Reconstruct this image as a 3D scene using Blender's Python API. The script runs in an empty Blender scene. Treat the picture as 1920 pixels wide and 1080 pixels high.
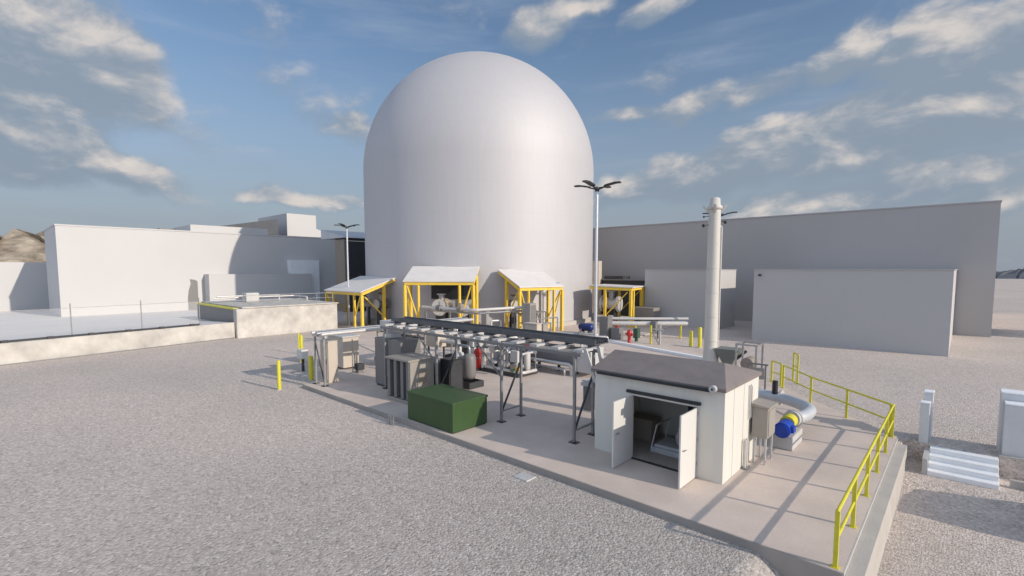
import bpy, bmesh, math, random
from mathutils import Vector, Matrix
random.seed(7)
R = math.radians
S = bpy.context.scene
COL = S.collection

# ------------------------------------------------------------------ camera
H = 5.7
YAW, PITCH = R(42.6), math.atan(71 / 920.0)
cam_d = bpy.data.cameras.new("camera")
cam = bpy.data.objects.new("camera", cam_d)
COL.objects.link(cam)
cam.location = (0, 0, H)
cam.rotation_euler = (math.pi / 2 - PITCH, 0, YAW)
cam_d.sensor_fit = 'HORIZONTAL'
cam_d.sensor_width = 36.0
cam_d.lens = 36.0 * 920.0 / 1920.0
cam_d.shift_y = (578.0 - 540.0) / 1920.0
cam_d.clip_start = 0.1
cam_d.clip_end = 9000
S.camera = cam

# ------------------------------------------------------------------ light
SUN_AZ, SUN_EL = R(9.0), R(22.3)          # azimuth from +X towards +Y
sd = Vector((math.cos(SUN_AZ) * math.cos(SUN_EL), math.sin(SUN_AZ) * math.cos(SUN_EL), math.sin(SUN_EL)))
sun_d = bpy.data.lights.new("sun", 'SUN')
sun_d.energy = 3.08
sun_d.angle = R(0.55)
sun_d.color = (1.0, 0.905, 0.79)
sun = bpy.data.objects.new("sun", sun_d)
COL.objects.link(sun)
sun.rotation_euler = (-sd).to_track_quat('-Z', 'Y').to_euler()
sun.location = (60, 20, 60)

S.view_settings.view_transform = 'Standard'
S.view_settings.look = 'None'
S.view_settings.gamma = 1
S.view_settings.exposure = 0.25

# ------------------------------------------------------------------ sky with clouds
fwd = Vector((-math.sin(YAW) * math.cos(PITCH), math.cos(YAW) * math.cos(PITCH), -math.sin(PITCH)))
rgt = Vector((math.cos(YAW), math.sin(YAW), 0))
upv = rgt.cross(fwd)


def skydir(px, py):
    return (fwd + rgt * ((px - 960) / 920.0) - upv * ((py - 578) / 920.0)).normalized()


W = bpy.data.worlds.new("World")
S.world = W
W.use_nodes = True
nt = W.node_tree
nt.nodes.clear()


def N(t, **k):
    n = nt.nodes.new(t)
    for a, b in k.items():
        setattr(n, a, b)
    return n


def L(a, b):
    nt.links.new(a, b)


def M(op, a, b=None, c=None, clamp=False):
    n = N('ShaderNodeMath', operation=op)
    n.use_clamp = clamp
    for i, v in enumerate((a, b, c)):
        if v is None:
            continue
        if isinstance(v, (int, float)):
            n.inputs[i].default_value = v
        else:
            L(v, n.inputs[i])
    return n.outputs[0]


def sstep(v, a, b):
    n = N('ShaderNodeMapRange', interpolation_type='SMOOTHSTEP')
    L(v, n.inputs[0])
    n.inputs[1].default_value = a
    n.inputs[2].default_value = b
    return n.outputs[0]


def mixc(f, a, b):
    n = N('ShaderNodeMix', data_type='RGBA')
    for v, i in ((f, 0), (a, 6), (b, 7)):
        if isinstance(v, (int, float)):
            n.inputs[i].default_value = v
        elif isinstance(v, tuple):
            n.inputs[i].default_value = (*v, 1)
        else:
            L(v, n.inputs[i])
    return n.outputs[2]


tc = N('ShaderNodeTexCoord')
dirv = tc.outputs['Generated']
sky = N('ShaderNodeTexSky', sky_type='NISHITA')
sky.sun_disc = False
sky.sun_elevation = SUN_EL
sky.sun_rotation = math.pi / 2 - SUN_AZ
sky.air_density = 1.0
sky.dust_density = 1.3
sky.ozone_density = 2.0
SKY_K = 0.107
bg_sky = N('ShaderNodeBackground')
bg_sky.inputs[1].default_value = SKY_K
# the clear sky of the place is a little bluer and deeper than the plain model
hsv = N('ShaderNodeHueSaturation')
hsv.inputs['Saturation'].default_value = 1.02
L(sky.outputs[0], hsv.inputs['Color'])
L(hsv.outputs[0], bg_sky.inputs[0])

# cloud banks: soft ellipses on the sky sphere broken up by noise
clouds = [  # px, py, half width, half height, tilt (deg, + rises to the right), weight
    (40, 70, 230, 115, -8, 1.45), (170, 110, 135, 85, -35, 1.3), (60, 160, 170, 40, -5, 1.1), (40, 235, 140, 50, -15, 1.15), (40, 318, 130, 34, -3, 1.05), (210, 322, 150, 30, -12, 1.15),
    (530, 371, 95, 15, 0, .8), (650, 380, 80, 15, 0, .75), (672, 252, 60, 22, 0, .85),
    (1015, 38, 72, 36, 25, .85), (1090, 10, 45, 18, 0, .75), (1240, 10, 70, 28, 10, .85),
    (1880, 70, 240, 62, 17, 1.3), (1730, 90, 130, 48, 12, 1.1), (1570, 108, 80, 32, 20, .9), (1430, 160, 90, 24, 12, .9), (1310, 196, 100, 22, 15, .85), (1190, 216, 90, 15, 3, .7),
    (1740, 205, 200, 50, -4, 1.25), (1570, 230, 130, 42, 20, 1.1), (1430, 290, 190, 44, 12, 1.3), (1330, 318, 130, 34, 8, 1.15), (1620, 290, 220, 44, 3, 1.0),
    (1230, 348, 120, 27, 6, 1.0), (1740, 335, 240, 36, 6, 1.05), (1530, 374, 230, 22, 6, .8), (1880, 250, 100, 50, 0, .85), (1860, 365, 130, 26, 8, .75),
]


def cloud_mask(src):
    acc = None
    for px, py, a, b, t, w in clouds:
        c = skydir(px, py)
        ct, st = math.cos(R(t)), math.sin(R(t))
        e1 = skydir(px + a * ct, py - a * st) - skydir(px - a * ct, py + a * st)
        e2 = skydir(px - b * st, py - b * ct) - skydir(px + b * st, py + b * ct)
        e1 = e1 / 2 / (e1.length / 2) ** 2
        e2 = e2 / 2 / (e2.length / 2) ** 2
        d1 = N('ShaderNodeVectorMath', operation='DOT_PRODUCT')
        L(src, d1.inputs[0])
        d1.inputs[1].default_value = e1
        d2 = N('ShaderNodeVectorMath', operation='DOT_PRODUCT')
        L(src, d2.inputs[0])
        d2.inputs[1].default_value = e2
        u = M('SUBTRACT', d1.outputs['Value'], c.dot(e1))
        v = M('SUBTRACT', d2.outputs['Value'], c.dot(e2))
        r2 = M('MULTIPLY_ADD', u, u, M('MULTIPLY', v, v))
        m = M('MULTIPLY_ADD', r2, -w * 0.42, w)
        acc = m if acc is None else M('MAXIMUM', acc, m)
    return M('MAXIMUM', acc, 0.0)


def cloud_noise(src, scale, detail, rough):
    mp = N('ShaderNodeMapping')
    mp.inputs['Scale'].default_value = (1, 1, 1.9)
    L(src, mp.inputs[0])
    n = N('ShaderNodeTexNoise')
    n.inputs['Scale'].default_value = scale
    n.inputs['Detail'].default_value = detail
    n.inputs['Roughness'].default_value = rough
    n.inputs['Distortion'].default_value = 0.25
    L(mp.outputs[0], n.inputs['Vector'])
    return n.outputs['Fac']


# warp the sphere direction so that the banks get ragged outlines
wn = N('ShaderNodeTexNoise')
wn.inputs['Scale'].default_value = 9
wn.inputs['Detail'].default_value = 4
L(dirv, wn.inputs['Vector'])
ws = N('ShaderNodeVectorMath', operation='MULTIPLY_ADD')
L(wn.outputs['Color'], ws.inputs[0])
ws.inputs[1].default_value = (.10, .10, .07)
ws.inputs[2].default_value = (-.05, -.05, -.035)
wa = N('ShaderNodeVectorMath', operation='ADD')
L(dirv, wa.inputs[0])
L(ws.outputs[0], wa.inputs[1])
mask = cloud_mask(wa.outputs[0])
n1 = cloud_noise(dirv, 6.5, 10, .58)
# the same noise a little nearer to the light: where it is thinner there, this side of the puff is lit
off = N('ShaderNodeVectorMath', operation='ADD')
L(dirv, off.inputs[0])
off.inputs[1].default_value = (.014, .010, .024)
n2 = cloud_noise(off.outputs[0], 6.5, 7, .55)
dens = M('ADD', M('MULTIPLY', mask, 1.28), M('MULTIPLY_ADD', n1, 2.5, -1.22))
# unseen broken cloud added behind and beside the view as fill light
bd = N('ShaderNodeVectorMath', operation='DOT_PRODUCT')
L(dirv, bd.inputs[0])
bd.inputs[1].default_value = Vector((fwd.x, fwd.y, 0)).normalized()
nb_ = cloud_noise(dirv, 2.6, 6, .6)
back = M('MULTIPLY', M('SUBTRACT', 1.0, sstep(bd.outputs['Value'], -.05, .34)), sstep(nb_, .38, .54))
alpha = sstep(dens, .12, 1.12)
offm = N('ShaderNodeVectorMath', operation='ADD')
L(wa.outputs[0], offm.inputs[0])
offm.inputs[1].default_value = (.016, .014, .03)
mask2 = cloud_mask(offm.outputs[0])
lit = M('MULTIPLY', sstep(M('MULTIPLY_ADD', M('SUBTRACT', n1, n2), 3.4, M('MULTIPLY', M('SUBTRACT', mask, mask2), .9)), -.20, .95), sstep(n1, .30, .62))
ccol = mixc(lit, (.24, .295, .365), (.66, .605, .56))
# thin high cirrus streaks
mpc = N('ShaderNodeMapping')
mpc.inputs['Rotation'].default_value = (0, R(22), R(30))
mpc.inputs['Scale'].default_value = (1.2, 1.2, 9)
L(dirv, mpc.inputs[0])
cn = N('ShaderNodeTexNoise')
cn.inputs['Scale'].default_value = 2.2
cn.inputs['Detail'].default_value = 5
cn.inputs['Roughness'].default_value = .55
L(mpc.outputs[0], cn.inputs['Vector'])
cirrus = M('MULTIPLY', sstep(cn.outputs['Fac'], .48, .80), .38)
sepz = N('ShaderNodeSeparateXYZ')
L(dirv, sepz.inputs[0])
# low haze towards the horizon
hz = M('MULTIPLY', M('SUBTRACT', 1.0, sstep(sepz.outputs[2], .0, .44)), .90)
bg_hz = N('ShaderNodeBackground')
bg_hz.inputs[0].default_value = (.245, .28, .335, 1)
bg_ci = N('ShaderNodeBackground')
bg_ci.inputs[0].default_value = (.36, .42, .52, 1)
bg_cl = N('ShaderNodeBackground')
L(ccol, bg_cl.inputs[0])
bg_cl.inputs[1].default_value = .93
m0 = N('ShaderNodeMixShader')
L(cirrus, m0.inputs[0]); L(bg_sky.outputs[0], m0.inputs[1]); L(bg_ci.outputs[0], m0.inputs[2])
m1 = N('ShaderNodeMixShader')
L(hz, m1.inputs[0]); L(m0.outputs[0], m1.inputs[1]); L(bg_hz.outputs[0], m1.inputs[2])
m2 = N('ShaderNodeMixShader')
L(M('MULTIPLY', alpha, .93), m2.inputs[0]); L(m1.outputs[0], m2.inputs[1]); L(bg_cl.outputs[0], m2.inputs[2])
bg_fill = N('ShaderNodeBackground')
bg_fill.inputs[0].default_value = (.49, .585, .745, 1)
bg_fill.inputs[1].default_value = 1.3
m3 = N('ShaderNodeMixShader')
L(M('MULTIPLY', back, .9), m3.inputs[0]); L(m2.outputs[0], m3.inputs[1]); L(bg_fill.outputs[0], m3.inputs[2])
out = N('ShaderNodeOutputWorld')
L(m3.outputs[0], out.inputs[0])
W.cycles.sampling_method = 'MANUAL'
W.cycles.sample_map_resolution = 512


# ------------------------------------------------------------------ materials
def mat(name, col, rough=.6, metal=0., var=.12, scale=1.5, bump=.0, bscale=40., streak=0., spec=.5, coat=0., detail=6):
    m = bpy.data.materials.new(name)
    m.use_nodes = True
    t = m.node_tree
    b = t.nodes['Principled BSDF']
    b.inputs['Roughness'].default_value = rough
    b.inputs['Metallic'].default_value = metal
    b.inputs['Specular IOR Level'].default_value = spec
    b.inputs['Coat Weight'].default_value = coat
    tcn = t.nodes.new('ShaderNodeTexCoord')
    co = tcn.outputs['Object']
    nz = t.nodes.new('ShaderNodeTexNoise')
    nz.inputs['Scale'].default_value = scale
    nz.inputs['Detail'].default_value = detail
    nz.inputs['Roughness'].default_value = .6
    t.links.new(co, nz.inputs['Vector'])
    fac = nz.outputs['Fac']
    if streak:
        mp = t.nodes.new('ShaderNodeMapping')
        mp.inputs['Scale'].default_value = (3.5, 3.5, .22)
        t.links.new(co, mp.inputs[0])
        n2_ = t.nodes.new('ShaderNodeTexNoise')
        n2_.inputs['Scale'].default_value = 1.3
        n2_.inputs['Detail'].default_value = 6
        t.links.new(mp.outputs[0], n2_.inputs['Vector'])
        mm = t.nodes.new('ShaderNodeMix')
        mm.inputs[0].default_value = streak
        t.links.new(fac, mm.inputs[2])
        t.links.new(n2_.outputs['Fac'], mm.inputs[3])
        fac = mm.outputs[0]
    rp = t.nodes.new('ShaderNodeValToRGB')
    rp.color_ramp.elements[0].position = .3
    rp.color_ramp.elements[1].position = .72
    rp.color_ramp.elements[0].color = (*[c * (1 - var) for c in col], 1)
    rp.color_ramp.elements[1].color = (*[min(1, c * (1 + var * .75)) for c in col], 1)
    t.links.new(fac, rp.inputs[0])
    t.links.new(rp.outputs[0], b.inputs['Base Color'])
    if bump:
        bn = t.nodes.new('ShaderNodeTexNoise')
        bn.inputs['Scale'].default_value = bscale
        bn.inputs['Detail'].default_value = 4
        t.links.new(co, bn.inputs['Vector'])
        bp = t.nodes.new('ShaderNodeBump')
        bp.inputs['Strength'].default_value = bump
        bp.inputs['Distance'].default_value = .02
        t.links.new(bn.outputs['Fac'], bp.inputs['Height'])
        t.links.new(bp.outputs[0], b.inputs['Normal'])
    return m


def gravel_mat():
    m = bpy.data.materials.new('gravel')
    m.use_nodes = True
    t = m.node_tree
    b = t.nodes['Principled BSDF']
    b.inputs['Roughness'].default_value = .9
    b.inputs['Specular IOR Level'].default_value = .2
    tcn = t.nodes.new('ShaderNodeTexCoord')
    co = tcn.outputs['Object']

    def vor(scale, rnd=1.0):
        v = t.nodes.new('ShaderNodeTexVoronoi')
        v.inputs['Scale'].default_value = scale
        v.inputs['Randomness'].default_value = rnd
        t.links.new(co, v.inputs['Vector'])
        return v

    def noise(scale, det=5):
        v = t.nodes.new('ShaderNodeTexNoise')
        v.inputs['Scale'].default_value = scale
        v.inputs['Detail'].default_value = det
        t.links.new(co, v.inputs['Vector'])
        return v
    va = vor(17)
    vb = vor(41)
    # stone tint per cell
    sp = t.nodes.new('ShaderNodeSeparateColor')
    t.links.new(va.outputs['Color'], sp.inputs[0])
    rp = t.nodes.new('ShaderNodeValToRGB')
    e = rp.color_ramp.elements
    e[0].position = 0; e[0].color = (.40, .37, .35, 1)
    e[1].position = 1; e[1].color = (.73, .68, .645, 1)
    k = e.new(.25); k.color = (.535, .485, .455, 1)
    k = e.new(.7); k.color = (.60, .545, .515, 1)
    t.links.new(sp.outputs[0], rp.inputs[0])
    # broad patches: pinker and paler areas
    nb = noise(.09, 6)
    rb = t.nodes.new('ShaderNodeValToRGB')
    rb.color_ramp.elements[0].position = .35; rb.color_ramp.elements[0].color = (.86, .825, .775, 1)
    rb.color_ramp.elements[1].position = .68; rb.color_ramp.elements[1].color = (1.03, .955, .89, 1)
    t.links.new(nb.outputs['Fac'], rb.inputs[0])
    mx = t.nodes.new('ShaderNodeMix'); mx.data_type = 'RGBA'; mx.blend_type = 'MULTIPLY'
    mx.inputs[0].default_value = 1
    t.links.new(rp.outputs[0], mx.inputs[6]); t.links.new(rb.outputs[0], mx.inputs[7])
    # greyer, darker stone in a soft-edged patch in front of the pad
    vd = t.nodes.new('ShaderNodeVectorMath'); vd.operation = 'DISTANCE'
    wv = t.nodes.new('ShaderNodeVectorMath'); wv.operation = 'MULTIPLY_ADD'
    nw = noise(.35, 5)
    t.links.new(nw.outputs['Color'], wv.inputs[0]); wv.inputs[1].default_value = (6, 6, 0); t.links.new(co, wv.inputs[2])
    t.links.new(wv.outputs[0], vd.inputs[0]); vd.inputs[1].default_value = (-2.0, 8.5, 0)
    mr = t.nodes.new('ShaderNodeMapRange'); mr.interpolation_type = 'SMOOTHSTEP'
    mr.inputs[1].default_value = 4.5; mr.inputs[2].default_value = 13; mr.inputs[3].default_value = 1; mr.inputs[4].default_value = 0
    t.links.new(vd.outputs['Value'], mr.inputs[0])
    m2_ = t.nodes.new('ShaderNodeMix'); m2_.data_type = 'RGBA'; m2_.blend_type = 'MULTIPLY'
    t.links.new(mr.outputs[0], m2_.inputs[0])
    t.links.new(mx.outputs[2], m2_.inputs[6]); m2_.inputs[7].default_value = (.80, .825, .84, 1)
    t.links.new(m2_.outputs[2], b.inputs['Base Color'])
    # height: rounded stones of two sizes
    inv = t.nodes.new('ShaderNodeMath'); inv.operation = 'MULTIPLY_ADD'
    inv.inputs[1].default_value = -1.0; inv.inputs[2].default_value = 1.0
    t.links.new(va.outputs['Distance'], inv.inputs[0])
    ad = t.nodes.new('ShaderNodeMath'); ad.operation = 'MULTIPLY_ADD'
    ad.inputs[1].default_value = -.35
    t.links.new(vb.outputs['Distance'], ad.inputs[0]); t.links.new(inv.outputs[0], ad.inputs[2])
    bp = t.nodes.new('ShaderNodeBump')
    bp.inputs['Strength'].default_value = .75
    bp.inputs['Distance'].default_value = .024
    t.links.new(ad.outputs[0], bp.inputs['Height'])
    t.links.new(bp.outputs[0], b.inputs['Normal'])
    return m


def slab_mat():
    m = mat('slab_concrete', (.60, .50, .43), .85, var=.12, scale=.7, bump=.12, bscale=60, spec=.25)
    t = m.node_tree
    b = t.nodes['Principled BSDF']
    src = b.inputs['Base Color'].links[0].from_socket
    tcn = t.nodes.new('ShaderNodeTexCoord')
    n = t.nodes.new('ShaderNodeTexNoise')
    n.inputs['Scale'].default_value = 26
    n.inputs['Detail'].default_value = 3
    t.links.new(tcn.outputs['Object'], n.inputs['Vector'])
    r = t.nodes.new('ShaderNodeValToRGB')
    r.color_ramp.elements[0].position = .3; r.color_ramp.elements[0].color = (.93, .93, .93, 1)
    r.color_ramp.elements[1].position = .7; r.color_ramp.elements[1].color = (1.03, 1.03, 1.03, 1)
    t.links.new(n.outputs['Fac'], r.inputs[0])
    x = t.nodes.new('ShaderNodeMix'); x.data_type = 'RGBA'; x.blend_type = 'MULTIPLY'; x.inputs[0].default_value = 1
    t.links.new(src, x.inputs[6]); t.links.new(r.outputs[0], x.inputs[7])
    t.links.new(x.outputs[2], b.inputs['Base Color'])
    return m


def dome_mat():
    m = mat('dome_coating', (.495, .48, .485), .66, metal=.30, var=.035, scale=.25, streak=.6, spec=.5, detail=4)
    t = m.node_tree
    b = t.nodes['Principled BSDF']
    # faint plate seams: rings and meridians
    tcn = t.nodes.new('ShaderNodeTexCoord')
    sp = t.nodes.new('ShaderNodeSeparateXYZ')
    t.links.new(tcn.outputs['Object'], sp.inputs[0])

    def math_(op, a, b_=None):
        q = t.nodes.new('ShaderNodeMath'); q.operation = op
        for i, v in enumerate((a, b_)):
            if v is None: continue
            if isinstance(v, (int, float)): q.inputs[i].default_value = v
            else: t.links.new(v, q.inputs[i])
        return q.outputs[0]
    ang = math_('ARCTAN2', sp.outputs[1], sp.outputs[0])
    fa = math_('FRACT', math_('MULTIPLY', ang, 40 / math.tau))
    fz = math_('FRACT', math_('MULTIPLY', sp.outputs[2], 1 / 2.8))
    la = math_('LESS_THAN', fa, .012)
    lz = math_('LESS_THAN', fz, .016)
    ln = math_('MAXIMUM', la, lz)
    src = b.inputs['Base Color'].links[0].from_socket
    x = t.nodes.new('ShaderNodeMix'); x.data_type = 'RGBA'; x.blend_type = 'MULTIPLY'
    t.links.new(math_('MULTIPLY', ln, .10), x.inputs[0])
    t.links.new(src, x.inputs[6]); x.inputs[7].default_value = (.5, .5, .52, 1)
    t.links.new(x.outputs[2], b.inputs['Base Color'])
    return m


def mesh_fence_mat():
    m = bpy.data.materials.new('fence_mesh_wire')
    m.use_nodes = True
    t = m.node_tree
    b = t.nodes['Principled BSDF']
    b.inputs['Base Color'].default_value = (.62, .62, .62, 1)
    b.inputs['Roughness'].default_value = .6
    b.inputs['Alpha'].default_value = .22
    return m


GR = gravel_mat()
SLAB = slab_mat()
DOME = dome_mat()
MESHW = mesh_fence_mat()
WHITE = mat('white_cladding', (.525, .51, .495), .7, var=.03, scale=.22, streak=.2, bump=.05, bscale=8)
GREYB = mat('grey_cladding', (.40, .38, .37), .7, var=.035, scale=.15, streak=.2, bump=.05, bscale=8)
WARMB = mat('pale_warm_cladding', (.47, .45, .435), .7, var=.03, scale=.2, streak=.2, bump=.05, bscale=8)
ROOFW = mat('roof_membrane', (.55, .55, .56), .8, var=.1, scale=.6)
CREAM = mat('cream_panel', (.645, .62, .56), .6, var=.05, scale=.8, streak=.7)
DOORW = mat('white_door_paint', (.62, .60, .56), .5, var=.04, scale=1.5, streak=.5)
ROOFB = mat('brown_roof', (.205, .175, .165), .8, var=.13, scale=2.2, bump=.2, bscale=30)
BLACK = mat('black_paint', (.018, .018, .02), .45, var=.2, scale=4)
DARK = mat('dark_steel', (.055, .056, .06), .5, metal=.3, var=.25, scale=3)
BROWN = mat('brown_panel', (.27, .225, .18), .7, var=.12, scale=1.2, streak=.6)
CONC = mat('rough_concrete', (.53, .50, .455), .9, var=.28, scale=.75, bump=.4, bscale=3.5, spec=.2, detail=9)
CONC2 = mat('kerb_concrete', (.46, .425, .385), .9, var=.10, scale=1.3, bump=.3, bscale=25, spec=.2)
GALV = mat('galvanised_steel', (.42, .42, .425), .42, metal=.75, var=.18, scale=5)
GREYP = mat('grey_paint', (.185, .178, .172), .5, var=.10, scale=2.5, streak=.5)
LGREY = mat('light_grey_paint', (.50, .485, .465), .5, var=.10, scale=2.5, streak=.4)
BEIGE = mat('beige_cabinet_paint', (.52, .45, .37), .55, var=.08, scale=2, streak=.4)
TAUPE = mat('taupe_enclosure_paint', (.31, .28, .245), .55, var=.07, scale=2.5, streak=.5)
GREEN = mat('green_enclosure_paint', (.036, .078, .022), .5, var=.13, scale=1.6, streak=.5)
YEL = mat('safety_yellow_paint', (.63, .56, .035), .45, var=.13, scale=5)
YELO = mat('golden_yellow_steel', (.78, .52, .06), .5, var=.12, scale=3)
RED = mat('red_paint', (.42, .022, .016), .4, var=.12, scale=5)
BLUE = mat('blue_motor_paint', (.008, .05, .36), .4, var=.1, scale=5)
BPIPE = mat('blue_grey_pipe', (.50, .515, .53), .45, metal=.15, var=.1, scale=3)
INSUL = mat('insulated_pipe_cladding', (.60, .575, .54), .4, metal=.3, var=.1, scale=4)
STEPW = mat('white_step_paint', (.82, .82, .82), .6, var=.05, scale=3)
STACKM = mat('stack_paint', (.56, .53, .475), .5, var=.08, scale=1.5, streak=.6)
POLEM = mat('pole_aluminium', (.62, .62, .64), .35, metal=.5, var=.06, scale=3)
HILLT = mat('tan_rock', (.38, .315, .24), .95, var=.62, scale=.16, bump=1.0, bscale=.25, spec=.1, detail=8)
SLATE = mat('slate_roof', (.085, .09, .10), .7, var=.1, scale=1)
HILLD = mat('distant_rock', (.13, .135, .15), .95, var=.3, scale=.02, spec=.1)
PIERM = mat('pier_paint', (.62, .615, .62), .6, var=.06, scale=2, streak=.4)
STEELG = mat('trestle_steel', (.29, .285, .285), .5, metal=.45, var=.2, scale=5)
TRAYM = mat('tray_steel', (.115, .115, .12), .5, metal=.3, var=.2, scale=3)
FLOORB = mat('shed_floor', (.36, .31, .27), .7, var=.15, scale=2)


# ------------------------------------------------------------------ mesh building
class MB:
    def __init__(s):
        s.v, s.f, s.sm = [], [], []

    def add(s, vs, fs, smooth=False):
        o = len(s.v)
        s.v += [tuple(v) for v in vs]
        for f in fs:
            s.f.append([i + o for i in f])
            s.sm.append(smooth)
        return s

    def box(s, x0, x1, y0, y1, z0, z1):
        v = [(x, y, z) for z in (z0, z1) for y in (y0, y1) for x in (x0, x1)]
        return s.add(v, [(0, 2, 3, 1), (4, 5, 7, 6), (0, 1, 5, 4), (2, 6, 7, 3), (0, 4, 6, 2), (1, 3, 7, 5)])

    def bbox(s, x0, x1, y0, y1, z0, z1, b=.02):
        bm = bmesh.new()
        r = bmesh.ops.create_cube(bm, size=1)
        for v in bm.verts:
            v.co = Vector(((x0 + x1) / 2 + v.co.x * (x1 - x0), (y0 + y1) / 2 + v.co.y * (y1 - y0), (z0 + z1) / 2 + v.co.z * (z1 - z0)))
        bmesh.ops.bevel(bm, geom=bm.edges[:], offset=b, segments=2, affect='EDGES', profile=.5)
        bm.verts.index_update()
        s.add([v.co[:] for v in bm.verts], [[v.index for v in f.verts] for f in bm.faces])
        bm.free()
        return s

    def prism(s, pts, z0, z1):
        n = len(pts)
        v = [(x, y, z0) for x, y in pts] + [(x, y, z1) for x, y in pts]
        return s.add(v, [tuple(range(n))[::-1], tuple(range(n, 2 * n))] + [(i, (i + 1) % n, n + (i + 1) % n, n + i) for i in range(n)])

    def hexa(s, lo, hi):
        """two quads, lower and upper, same winding"""
        v = list(lo) + list(hi)
        return s.add(v, [(3, 2, 1, 0), (4, 5, 6, 7)] + [(i, (i + 1) % 4, 4 + (i + 1) % 4, 4 + i) for i in range(4)])

    def bar(s, p, q, w, h=None):
        h = h or w
        p, q = Vector(p), Vector(q)
        d = (q - p).normalized()
        u = Vector((0, 0, 1)) if abs(d.z) < .95 else Vector((0, 1, 0))
        a = d.cross(u).normalized() * (w / 2)
        b = a.cross(d).normalized() * (h / 2)
        v = [c + i * a + j * b for c in (p, q) for i, j in ((-1, -1), (1, -1), (1, 1), (-1, 1))]
        return s.add(v, [(0, 1, 2, 3), (7, 6, 5, 4)] + [(4 + i, 4 + (i + 1) % 4, (i + 1) % 4, i) for i in range(4)])

    def cyl(s, p, q, r, r2=None, n=16):
        r2 = r if r2 is None else r2
        p, q = Vector(p), Vector(q)
        d = (q - p).normalized()
        u = Vector((0, 0, 1)) if abs(d.z) < .95 else Vector((1, 0, 0))
        a = d.cross(u).normalized()
        b = d.cross(a)
        ring = [a * math.cos(math.tau * i / n) + b * math.sin(math.tau * i / n) for i in range(n)]
        s.add([p + r * c for c in ring] + [q + r2 * c for c in ring], [(i, (i + 1) % n, n + (i + 1) % n, n + i) for i in range(n)], True)
        s.add([p + r * c for c in ring], [tuple(range(n))[::-1]])
        s.add([q + r2 * c for c in ring], [tuple(range(n))])
        return s

    def lathe(s, prof, c=(0, 0, 0), n=24, axis='z'):
        k = len(prof)
        vs = []
        for r, z in prof:
            for i in range(n):
                t = math.tau * i / n
                x, y = r * math.cos(t), r * math.sin(t)
                p = (x, y, z) if axis == 'z' else ((z, x, y) if axis == 'x' else (x, z, y))
                vs.append((c[0] + p[0], c[1] + p[1], c[2] + p[2]))
        fs = [(j * n + i, j * n + (i + 1) % n, (j + 1) * n + (i + 1) % n, (j + 1) * n + i) for j in range(k - 1) for i in range(n)]
        return s.add(vs, fs, True)

    def tube(s, pts, r, n=12, bend=None, seg=6):
        """pipe along a polyline with rounded elbows"""
        P = [Vector(p) for p in pts]
        path = [P[0]]
        for i in range(1, len(P) - 1):
            a, b, c = P[i - 1], P[i], P[i + 1]
            k = min(bend or r * 2.2, (b - a).length * .48, (c - b).length * .48)
            s0, s1 = b + (a - b).normalized() * k, b + (c - b).normalized() * k
            for j in range(seg + 1):
                t = j / seg
                path.append(s0 * (1 - t) ** 2 + b * 2 * t * (1 - t) + s1 * t * t)
        path.append(P[-1])
        rings = []
        prev = None
        for i, p in enumerate(path):
            d = (path[min(i + 1, len(path) - 1)] - path[max(i - 1, 0)]).normalized()
            if prev is None:
                u = Vector((0, 0, 1)) if abs(d.z) < .9 else Vector((1, 0, 0))
                a = d.cross(u).normalized()
            else:
                a = (prev - d * prev.dot(d)).normalized()
            prev = a
            b = d.cross(a)
            rings.append([p + r * (a * math.cos(math.tau * k / n) + b * math.sin(math.tau * k / n)) for k in range(n)])
        vs = [v for q in rings for v in q]
        s.add(vs, [(j * n + i, j * n + (i + 1) % n, (j + 1) * n + (i + 1) % n, (j + 1) * n + i) for j in range(len(rings) - 1) for i in range(n)], True)
        s.add(rings[0], [tuple(range(n))[::-1]])
        s.add(rings[-1], [tuple(range(n))])
        return s

    def ball(s, c, r, n=14, sz=1.):
        k = n // 2
        prof = [(max(.0005, r * math.sin(math.pi * j / k)), -r * sz * math.cos(math.pi * j / k)) for j in range(k + 1)]
        return s.lathe(prof, c, n)

    def build(s, name, m, parent=None, origin=(0, 0, 0)):
        me = bpy.data.meshes.new(name)
        o = Vector(origin)
        me.from_pydata([Vector(v) - o for v in s.v], [], s.f)
        me.polygons.foreach_set('use_smooth', s.sm)
        me.materials.append(m)
        me.update()
        bm = bmesh.new(); bm.from_mesh(me)
        bmesh.ops.recalc_face_normals(bm, faces=bm.faces[:])
        bm.to_mesh(me); bm.free()
        ob = bpy.data.objects.new(name, me)
        COL.objects.link(ob)
        if parent is not None:
            ob.parent = parent
        else:
            ob.location = o
        return ob


class Thing:
    """an Empty at the base of one thing; parts are given in world coordinates unless local=True"""

    def __init__(s, name, label, cat, loc=(0, 0, 0), rz=0., group=None, local=False):
        o = bpy.data.objects.new(name, None)
        o.empty_display_size = .3
        COL.objects.link(o)
        o.location = loc
        o.rotation_euler = (0, 0, rz)
        o['label'] = label
        o['category'] = cat
        if group:
            o['group'] = group
        s.o, s.loc, s.local = o, loc, local

    def part(s, name, mb, m, parent=None, label=None):
        ob = mb.build(name, m, parent or s.o, (0, 0, 0) if s.local else s.loc)
        if label:
            ob['label'] = label
        return ob


def single(name, label, cat, mb, m, loc, group=None):
    o = mb.build(name, m, None, loc)
    o['label'] = label
    o['category'] = cat
    if group:
        o['group'] = group
    return o


def struct(name, mb, m, kind='structure'):
    o = mb.build(name, m)
    o['kind'] = kind
    return o


def kids(o):
    return [c for c in bpy.data.objects if c.parent == o]


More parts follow.
